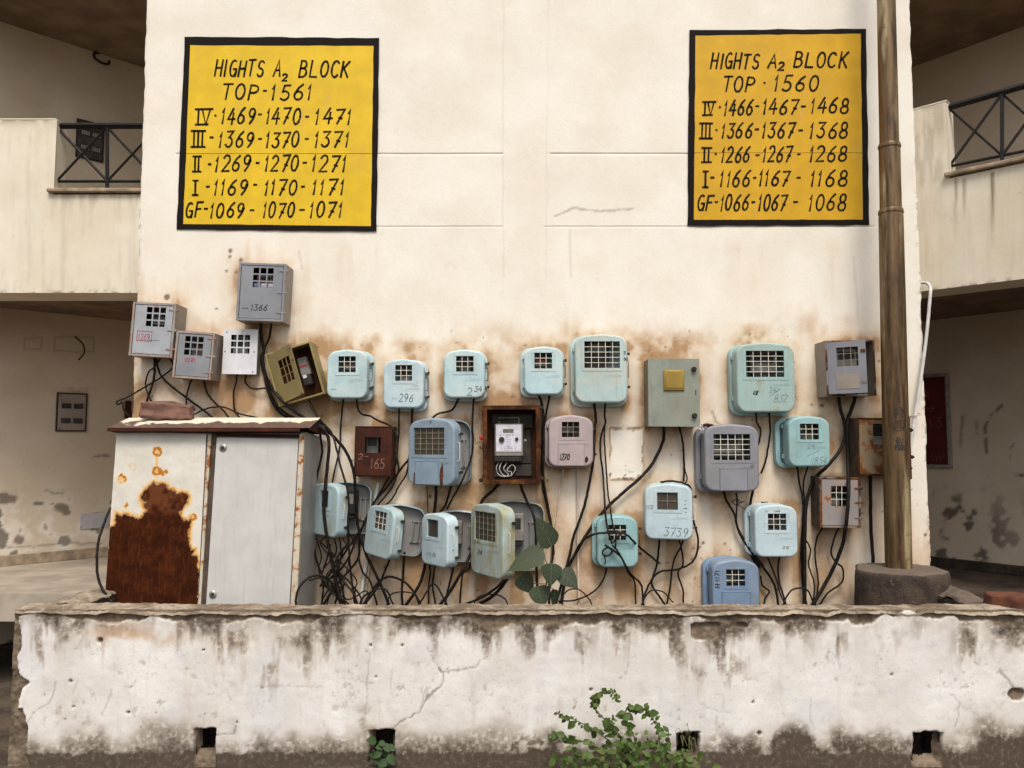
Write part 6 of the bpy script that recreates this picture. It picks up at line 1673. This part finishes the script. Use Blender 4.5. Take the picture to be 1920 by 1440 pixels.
for k in range(9):
    x = rng.uniform(592, 655); dp = rng.uniform(.10, .32)
    pts = [(x + rng.uniform(-14, 14), rng.uniform(985, 1045), dp)]
    for j in range(4): pts.append((min(720, max(584, pts[-1][0] + rng.uniform(-26, 30))), pts[-1][1] + rng.uniform(18, 34), dp + rng.uniform(-.03, .03)))
    pts.append((pts[-1][0] + rng.uniform(-20, 20), 1152, dp))
    C("thin black cable lost in the tangle at the right foot of the steel cabinet", rng.choice((1.5, 1.9, 2.4, 2.9)), pts, grp="thin cables in the tangle beside the cabinet")
for k in range(7):
    x = (690, 742, 790, 905, 1062, 1215, 1480)[k]; dp = rng.uniform(.12, .3)
    pts = [(x - 20, 1152, dp), (x + rng.uniform(-10, 5), 1120 + rng.uniform(-12, 8), dp), (x + 22 + rng.uniform(-5, 12), 1108 + rng.uniform(-14, 10), dp), (x + 44, 1126, dp), (x + 56 + rng.uniform(-8, 8), 1152, dp)]
    C("short loop of black cable peeping over the low wall", rng.choice((1.9, 2.4, 2.9)), pts, grp="cable loops just above the low wall")
# copper end
bm = bmesh.new()
for k, (dx, dz) in enumerate(((.02, -.008), (.022, -.002), (.016, -.014))): tube(bm, [Vector((0, 0, 0)), Vector((dx, -.002 * k, dz))], .0011, 5)
o = obj("copper_strands", bm, MAT["brass"], None); o.location = at(1235, 1055, -.06); tag(o, "bare copper strands at the loose end of a cable", "wire")

# conduits
def pipe(name, label, r, pts, dep, mat, cat="pipe", grp=None):
    return cable(label, r, pts, dep, cat, mat, grp, name, jit=False)
pipe("conduit", "white flat conduit leaning behind the tilted blue box", 7.5, [(709, 905, .03), (693, 1010, .03), (674, 1136, .04), (671, 1150, .04)], .03, "white_pvc")
pipe("conduit", "thin grey brown conduit beside the leaning white one", 2.6, [(716, 897, .02), (703, 985, .02), (684, 1120, .02), (681, 1150, .02)], .02, "old_pvc")
pipe("conduit", "thin bent cream conduit under the mauve box", 2.6, [(1056, 876, .02), (1053, 900, .02), (1046, 940, .02), (1037, 992, .02)], .02, "old_pvc")
pipe("conduit", "thin upright white conduit left of the teal box", 5.0, [(1083, 872, .015), (1083.5, 1000, .015), (1085, 1100, .015), (1085, 1150, .015)], .015, "old_pvc")
# white water pipe by the right edge of the wall
P_ = [(1716, 531, -.10), (1733, 530, -.06), (1741, 533, -.02), (1744.5, 541, .0), (1744, 556, .02), (1736, 640, .03), (1722, 740, .05), (1709, 822, .07), (1703, 866, .08)]
wp = pipe("water_pipe", "white plastic pipe bent over the right edge of the wall, running down behind the pole", 6.2, P_, .0, "white_pvc")
bm = bmesh.new(); c0 = at(1717, 777, -.055)
tube(bm, [c0 + Vector((.035 * math.cos(k * .42), .012 + .035 * math.sin(k * .42), .008 * math.cos(k * .42) - .003 * k * .2)) - wp.location for k in range(16)], .003, 6)
obj("wire_tie", bm, MAT["old_pvc"], wp, 60)
# bracket plate on the pole's right
bp = thing("pole_bracket", "rusty flat bracket and bolts strapped to the right of the pole", "bracket", at(1704, 840, -.30))
bm = bmesh.new(); box(bm, -.008, .008, -.012, .012, -.19, .19, .002); obj("strap", bm, MAT["rust_dark"], bp)
for dz in (.11, -.055):
    bm = bmesh.new(); tube(bm, [Vector((.004, 0, dz)), Vector((.03, 0, dz))], .007, 8); tube(bm, [Vector((.012, 0, dz)), Vector((.022, 0, dz))], .012, 6); obj("bolt", bm, MAT["dark_metal"], bp)

# ------------------------------------------------------------------ boards and small things on the stair walls
def on_wall(px, py, P, N, U, off=.0):
    c = atp(px, py, P, N)
    return c + N * off, (0, 0, math.atan2(U.y, U.x))
def width(px0, px1, py, P, N): return (atp(px1, py, P, N) - atp(px0, py, P, N)).length
def dist_board(label, px0, py0, px1, py1, mats_, P, N, U, roll=0, dark=False):
    c, rot = on_wall((px0 + px1) / 2, (py0 + py1) / 2, P, N, U)
    W = width(px0, px1, (py0 + py1) / 2, P, N); H = atp(px0, py0, P, N).z - atp(px0, py1, P, N).z
    t = thing("distribution_board", label, "fuse board", c, rot)
    bm = bmesh.new(); box(bm, -W / 2, W / 2, -.022, .03, -H / 2, H / 2, .003); obj("panel", bm, MAT[mats_[0]], t)
    bm = bmesh.new(); e = .012
    for q in ((-W / 2 - e, W / 2 + e, H / 2, H / 2 + e), (-W / 2 - e, W / 2 + e, -H / 2 - e, -H / 2), (-W / 2 - e, -W / 2, -H / 2, H / 2), (W / 2, W / 2 + e, -H / 2, H / 2)): box(bm, q[0], q[1], -.018, .02, q[2], q[3])
    obj("rim", bm, MAT["dark_metal"], t)
    for sx in (-1, 1):
        for sz in (.17, -.24):
            bm = bmesh.new()
            cx, cz = sx * W * .22, H * sz
            box(bm, cx - W * .17, cx + W * .17, -.0255, -.0222, cz - H * .07, cz + H * .07)
            br = obj("breaker_row", bm, MAT["meter_dark"], t)
            bm = bmesh.new()
            for k in range(4):
                x = cx - W * .17 + W * .34 * (k + .5) / 4
                box(bm, x - W * .032, x + W * .032, -.036, -.0257, cz - H * .055, cz + H * .055, .002)
            obj("breakers", bm, MAT[mats_[1]], br)
    if not dark:
        bm = bmesh.new(); box(bm, -W * .12, W * .22, -.0238, -.0223, -H * .08, H * .04); obj("paper_label", bm, MAT["tray_in"], t)
        for sx in (-1, 1):
            for sz in (-1, 1):
                bm = bmesh.new(); tube(bm, [Vector((sx * W * .44, -.021, sz * H * .46)), Vector((sx * W * .44, -.025, sz * H * .46))], .006, 8); obj("screw", bm, MAT["dark_metal"], t)
    return t
dist_board("grey brown fuse board with four breaker rows on the ground floor stair wall", 108, 739, 159.5, 807, ("box_side", "inside"), LA, LN, U_L)
dist_board("dark fuse board behind the balcony railing upstairs on the left", 146, 231, 191, 298, ("inside", "tray_in"), LA, LN, U_L, dark=True)
# white plaque
c, rot = on_wall(178, 974, LA, LN, U_L, .006)
t = thing("wall_plaque", "blank pale plaque low on the left stair wall", "plaque", c, rot)
Wp = width(150, 206, 974, LA, LN)
bm = bmesh.new(); box(bm, -Wp / 2, Wp / 2, -.008, .012, -.075, .055, .002); obj("plate", bm, MAT["plaque"], t)
for sx in (-1, 1):
    bm = bmesh.new(); tube(bm, [Vector((sx * Wp * .46, -.007, -.055)), Vector((sx * Wp * .46, -.011, -.055))], .005, 8); obj("screw", bm, MAT["dark_metal"], t)
# wall hooks
c, rot = on_wall(188, 111, LA, LN, U_L, .0)
bm = bmesh.new(); tube(bm, catmull([Vector((-.01, .01, .055)), Vector((-.055, -.03, .03)), Vector((-.06, -.04, -.02)), Vector((-.01, -.05, -.05)), Vector((.05, -.05, -.045)), Vector((.065, -.04, -.01))], 6), .012, 8)
o = obj("ceiling_hook", bm, MAT["dark_metal"], None, 60); o.location = c; o.rotation_euler = rot; tag(o, "small dark bent hook high on the upper left stair wall", "hook")
c, rot = on_wall(140, 650, LA, LN, U_L, .0)
bm = bmesh.new(); tube(bm, catmull([Vector((0, .0, .09)), Vector((.05, -.05, .02)), Vector((.06, -.06, -.05)), Vector((.02, -.05, -.12))], 6), .006, 6)
o = obj("loose_cable", bm, MAT["cable"], None, 60); o.location = c; o.rotation_euler = rot; tag(o, "short loose cable end poking from the left stair wall above the fuse board", "cable")
c, rot = on_wall(240, 768, LA, LN, U_L, .0)
bm = bmesh.new(); box(bm, -.03, .02, -.03, .01, -.08, .08, .008); tube(bm, [Vector((0, -.02, -.04)), Vector((.05, -.05, -.09))], .012, 6)
o = obj("wall_bracket", bm, MAT["rust_dark"], None); o.location = c; o.rotation_euler = rot; tag(o, "small rusty bracket on the left stair wall beside the curled cable", "bracket")
# maroon board right
c, rot = on_wall(1745, 789, RA, RN, U_R, .01)
t = thing("notice_board", "maroon board with a faint arrow half hidden behind the right wall edge", "sign board", c, rot)
W1 = width(1745, 1784, 789, RA, RN); Hb = atp(1775, 701, RA, RN).z - atp(1775, 878, RA, RN).z
bm = bmesh.new(); box(bm, -.42, W1 - .03, -.02, .0, -Hb / 2 + .03, Hb / 2 - .03); obj("panel", bm, MAT["red_board"], t)
bm = bmesh.new()
box(bm, -.45, W1, -.03, .002, Hb / 2 - .028, Hb / 2, .002); box(bm, -.45, W1, -.03, .002, -Hb / 2, -Hb / 2 + .028, .002); box(bm, W1 - .028, W1, -.029, .001, -Hb / 2 + .03, Hb / 2 - .03, .002); box(bm, -.45, -.42, -.029, .001, -Hb / 2 + .03, Hb / 2 - .03, .002)
obj("frame", bm, MAT["alu"], t)
bm = bmesh.new(); su = W1 / 39.0; 
mp = lambda u, v: Vector(((u - 1745) * su, -.0215, (789 - v) * Hb / 177))
text_strokes(bm, "A", 1736, 731, 1748, 747, 1.3, mp, 0, seed=2); text_strokes(bm, ">", 1732, 758, 1757, 774, 1.3, mp, 0, seed=2); text_strokes(bm, "113", 1735, 783, 1769, 802, 1.3, mp, 0, seed=2); text_strokes(bm, "viv", 1745, 853, 1770, 866, 1.1, mp, .2, seed=2)
obj("lettering", bm, plain("faded_red_lettering", (0.22, 0.075, 0.07), .7, .2, 30), t)

# ------------------------------------------------------------------ bricks, foil
def rough_block(name, label, dims, loc, rot, mat, cat, seed, cuts=5, amp=.09):
    bm = bmesh.new()
    bmesh.ops.create_cube(bm, size=1.0)
    bmesh.ops.scale(bm, vec=dims, verts=bm.verts)
    bmesh.ops.bevel(bm, geom=bm.edges[:], offset=min(dims) * .13, segments=2, affect='EDGES', profile=.6)
    bmesh.ops.subdivide_edges(bm, edges=bm.edges[:], cuts=cuts, use_grid_fill=True)
    from mathutils import noise as mn
    for v in bm.verts:
        p = Vector(v.co) * 14 + Vector((seed * 3.1, 0, 0))
        d = mn.fractal(p, 1.0, 2.0, 4)
        v.co += v.normal * d * amp * min(dims) + Vector((mn.noise(p * .35) * .12 * dims[0] * (abs(v.co.x) / dims[0]), 0, mn.noise(p * .3 + Vector((9, 1, 2))) * .1 * dims[2]))
    o = obj(name, bm, MAT[mat], None, 50)
    o.location = loc; o.rotation_euler = rot
    return tag(o, label, cat)
p = at(317, 769, -.28)
rough_block("brick", "long broken brick lying on the cabinet roof under the 1269 box", (.285, .12, .082), p, (R(8), R(3), R(6)), "brick", "brick", 2, 5, .30)
p = at(1893, 1128, -1.02)
rough_block("brick", "red brick lying at the right end of the low wall", (.21, .12, .082), p, (0, R(-1), R(-12)), "brick_dark", "brick", 5, 4, .1)
# foil and rag tucked on the grey lilac box
bm = bmesh.new(); bmesh.ops.create_icosphere(bm, subdivisions=3, radius=1)
rng = random.Random(4)
for v in bm.verts: v.co = Vector((v.co.x * .020, v.co.y * .016, v.co.z * .030)) * rng.uniform(.55, 1.25)
o = obj("foil_scrap", bm, MAT["foil"], None); o.location = at(1317, 804, -.12); tag(o, "crumpled silver foil wedged on the shoulder of the grey lilac box", "foil")
bm = bmesh.new(); bmesh.ops.create_icosphere(bm, subdivisions=2, radius=1)
for v in bm.verts: v.co = Vector((v.co.x * .036, v.co.y * .016, v.co.z * .012)) * rng.uniform(.6, 1.2)
o = obj("rust_flake", bm, MAT["rust_dark"], None); o.location = at(1327, 797, -.13); tag(o, "small rusty scrap beside the foil on the grey lilac box", "scrap")
bm = bmesh.new(); box(bm, -.02, .02, -.03, .0, -.008, .008, .002); o = obj("wall_clip", bm, MAT["dark_metal"], None); o.location = at(1432, 943, -.02); tag(o, "small dark metal clip on the wall above the palest blue box", "clip")

# ------------------------------------------------------------------ plants
def leaf_mesh(bm, tone, base, tip, normal, width, shape, tones, fold=.18, curl=.12, n=10):
    ax = tip - base; L_ = ax.length; ax = ax / L_
    side = ax.cross(normal).normalized(); nn = side.cross(ax).normalized()
    rows = []
    for i in range(n + 1):
        f = i / n
        wv = shape(f) * width * .5
        c = base + ax * (f * L_) - nn * (curl * L_ * f * f)
        m = bm.verts.new(c); 
        l = bm.verts.new(c + side * wv + nn * fold * wv); r = bm.verts.new(c - side * wv + nn * fold * wv)
        rows.append((l, m, r))
        tones += [tone] * 3
    for (a, b, c), (d, e, f_) in zip(rows[:-1], rows[1:]):
        for q in ((a, b, e, d), (b, c, f_, e)):
            bm.faces.new(q)
def finish_leaves(name, bm, tones, mat, parent):
    bm.verts.index_update()
    me = bpy.data.meshes.new(name); bm.to_mesh(me); bm.free()
    a = me.attributes.new("tone", 'FLOAT', 'POINT'); a.data.foreach_set("value", tones[:len(me.vertices)])
    return link(name, me, MAT[mat], parent, 80)
def heart(f):
    if f < .22: return .42 + .58 * math.sin(math.pi / 2 * f / .22) ** .8
    x = (f - .22) / .78
    return max(.02, .94 * math.cos(math.pi / 2 * min(1, x * 1.10)) ** .95 + .06 * (1 - x))
ovate = lambda f: max(0.0, math.sin(math.pi * f ** .8)) ** .9
def peepal():
    y = -.62
    b = at(1016, 1150, y)
    t = thing("leafy_plant", "young heart leaved plant growing behind the low wall in front of the yellowed box", "plant", b)
    bm = bmesh.new()
    S = lambda *p: [at(q[0], q[1], -(q[2] if len(q) > 2 else .62)) - b for q in p]
    tube(bm, catmull(S((1016, 1160), (1020, 1125), (1026, 1085), (1033, 1050), (1034, 1022)), 5), .0045, 6)
    for q in (((1030, 1065), (1022, 1048), (1018, 1036)), ((1031, 1068), (1043, 1066), (1051, 1072)), ((1033, 1055), (1034, 1058, .66), (1034, 1060, .68)), ((1024, 1095), (1000, 1093), (975, 1080)), ((1021, 1115), (1012, 1106), (1008, 1100)), ((1024, 1100), (1034, 1102), (1038, 1106))):
        tube(bm, catmull(S(*q), 4), .0024, 6)
    obj("stem", bm, MAT["stem"], t, 60)
    for bx, by, tx, ty, w_, dz, nx_, sd in ((1034, 1024, 1006, 966, 50, .62, .25, 1), (1019, 1034, 946, 1072, 46, .66, -.2, 2), (1034, 1057, 1033, 1102, 45, .69, .1, 3), (1051, 1072, 1087, 1104, 44, .66, .35, 4), (976, 1078, 1000, 1116, 42, .58, -.3, 5), (1008, 1099, 1020, 1143, 46, .64, .1, 6), (1040, 1105, 1038, 1142, 24, .6, .8, 7)):
        A, B = at(bx, by, -dz) - b, at(tx, ty, -dz - .03) - b
        tn = []
        bm = bmesh.new()
        leaf_mesh(bm, random.Random(sd).uniform(.1, .9), A, B, Vector((nx_, -1, .35)).normalized(), w_ * .88 * (D - dz) / F, heart, tn, .16, .10, 18)
        lf = finish_leaves("leaf", bm, tn, "leaf_big", t)
        bm = bmesh.new(); dv = Vector((nx_, -1, .35)).normalized()
        ax = (B - A)
        sdv = ax.normalized().cross(dv).normalized(); nn = sdv.cross(ax.normalized())
        tube(bm, [A + ax * k / 6 - nn * (.10 * ax.length * (k / 6) ** 2) - nn * -.0012 for k in range(7)], [.0013 - .00018 * k for k in range(7)], 4)
        for k in (1, 2, 3, 4):
            f = .04 + .17 * k
            c0 = A + ax * f - nn * (.10 * ax.length * f * f)
            for sg in (-1, 1):
                f2 = f + .16; wv = heart(f2) * w_ * .88 * (D - dz) / F * .42
                c1 = A + ax * f2 - nn * (.10 * ax.length * f2 * f2) + sdv * sg * wv + nn * (.16 * wv)
                tube(bm, [c0 + nn * .0012, (c0 + c1) / 2 + nn * .0012, c1 + nn * .0010], [.0006, .0005, .0003], 4)
        obj("midrib", bm, MAT["vein"], lf)
peepal()

def shrub():
    y = -1.38
    b = at(1190, 1452, y); b.z = max(b.z, -.02)
    t = thing("shrub", "straggly green weed shrub growing at the foot of the low wall", "shrub", b)
    rng = random.Random(21)
    stems = [[(1195, 1452), (1172, 1392), (1136, 1352), (1112, 1322), (1122, 1302), (1146, 1296), (1157, 1312)],
             [(1200, 1452), (1158, 1402), (1112, 1368), (1078, 1350), (1045, 1338)],
             [(1210, 1452), (1190, 1384), (1172, 1350), (1180, 1326), (1212, 1332), (1230, 1360), (1238, 1398)],
             [(1190, 1452), (1122, 1402), (1066, 1384), (1028, 1380)],
             [(1222, 1452), (1248, 1406), (1254, 1372)],
             [(1196, 1452), (1100, 1424), (1034, 1424)],
             [(1232, 1452), (1280, 1428), (1312, 1418)],
             [(1205, 1452), (1180, 1400), (1150, 1370), (1148, 1340)],
             [(1215, 1452), (1225, 1410), (1212, 1380)],
             [(1190, 1452), (1140, 1430), (1075, 1405)],
             [(1215, 1452), (1262, 1420), (1290, 1408)]]
    bm = bmesh.new(); tn = []; sb = bmesh.new()
    def add(pt_px, size, dy):
        c = at(pt_px[0], pt_px[1], y + dy) - b
        ang = rng.uniform(0, 2 * math.pi)
        d = Vector((math.cos(ang), rng.uniform(-.6, .4), math.sin(ang) * .7 - .25)).normalized()
        Lm = size * (D + y) / F
        nrm = Vector((rng.uniform(-.7, .7), -1, rng.uniform(-.1, 1.1))).normalized()
        if abs(d.dot(nrm)) > .9: nrm = Vector((0, -.3, 1))
        leaf_mesh(bm, rng.random() ** 1.3, c, c + d * Lm, nrm, Lm * rng.uniform(.58, .82), ovate, tn, .2, .18, 6)
    for k, st in enumerate(stems):
        dy0 = rng.uniform(-.10, .12)
        P = [at(q[0], q[1], y + dy0 * i / (len(st) - 1)) - b for i, q in enumerate(st)]
        Q = catmull(P, 6)
        tube(sb, Q, [.0042 - .0028 * i / len(Q) for i in range(len(Q))], 5)
        px = catmull([Vector((q[0], q[1], 0)) for q in st], 9)
        for i, q in enumerate(px[6:]):
            f = i / len(px)
            for r in range(1 if rng.random() < .55 else 2):
                big = rng.random() < .4
                add((q.x + rng.uniform(-4, 4), q.y + rng.uniform(-3, 4)), rng.uniform(11, 19) if big and f < .75 else rng.uniform(5, 9), dy0 * f + rng.uniform(-.03, .03))
    for k in range(150):
        x = rng.gauss(1185, 66)
        yy = rng.uniform(1385 + abs(x - 1180) * .25, 1448)
        add((x, yy), rng.uniform(7, 17), rng.uniform(-.12, .14))
    obj("stems", sb, MAT["stem"], t, 60)
    finish_leaves("foliage", bm, tn, "leaf", t)
shrub()
def weed(label, px, py, y, n, spread, size, mat, seed):
    b = at(px, py + 25, y)
    t = thing("weed", label, "weed", b)
    rng = random.Random(seed); bm = bmesh.new(); tn = []; sb = bmesh.new()
    for k in range(n):
        x, yy = px + rng.uniform(-spread, spread), py + rng.uniform(-14, 24)
        c = at(x, yy, y - rng.uniform(0, .06)) - b
        ang = rng.uniform(0, 6.28); d = Vector((math.cos(ang), -.5, math.sin(ang) * .6 - .3)).normalized()
        Lm = size * rng.uniform(.7, 1.2) * (D + y) / F
        leaf_mesh(bm, rng.random(), c, c + d * Lm, Vector((rng.uniform(-.5, .5), -1, .6)).normalized(), Lm * .7, ovate, tn, .2, .2, 6)
        tube(sb, [Vector((0, .03, -.02)), (c + Vector((0, .03, 0))) * .6, c], .0016, 5)
    obj("stems", sb, MAT["stem"], t); finish_leaves("foliage", bm, tn, mat, t)
weed("small dark leafed weed sprouting from a drain hole, second from the left", 716, 1402, YF + .02, 16, 15, 19, "leaf_dark", 3)
b = at(1288, 1385, YF)
t = thing("grass_tuft", "thin dry grass tuft over the drain hole beside the shrub", "grass", b)
bm = bmesh.new(); rng = random.Random(8)
for k in range(16):
    x0 = rng.uniform(1276, 1304); tip = (x0 + rng.uniform(-18, 14), 1385 - rng.uniform(6, 34)) if k < 6 else (x0 + rng.uniform(-12, 12), 1385 + rng.uniform(2, 26))
    mid = ((x0 + tip[0]) / 2 + rng.uniform(-5, 5), min(1385, tip[1]) - rng.uniform(0, 6))
    tube(bm, catmull([at(x0, 1386, YF + .01) - b, at(mid[0], mid[1], YF - .03) - b, at(tip[0], tip[1], YF - .05) - b], 5), .0012, 4)
obj("blades", bm, MAT["straw"], t)
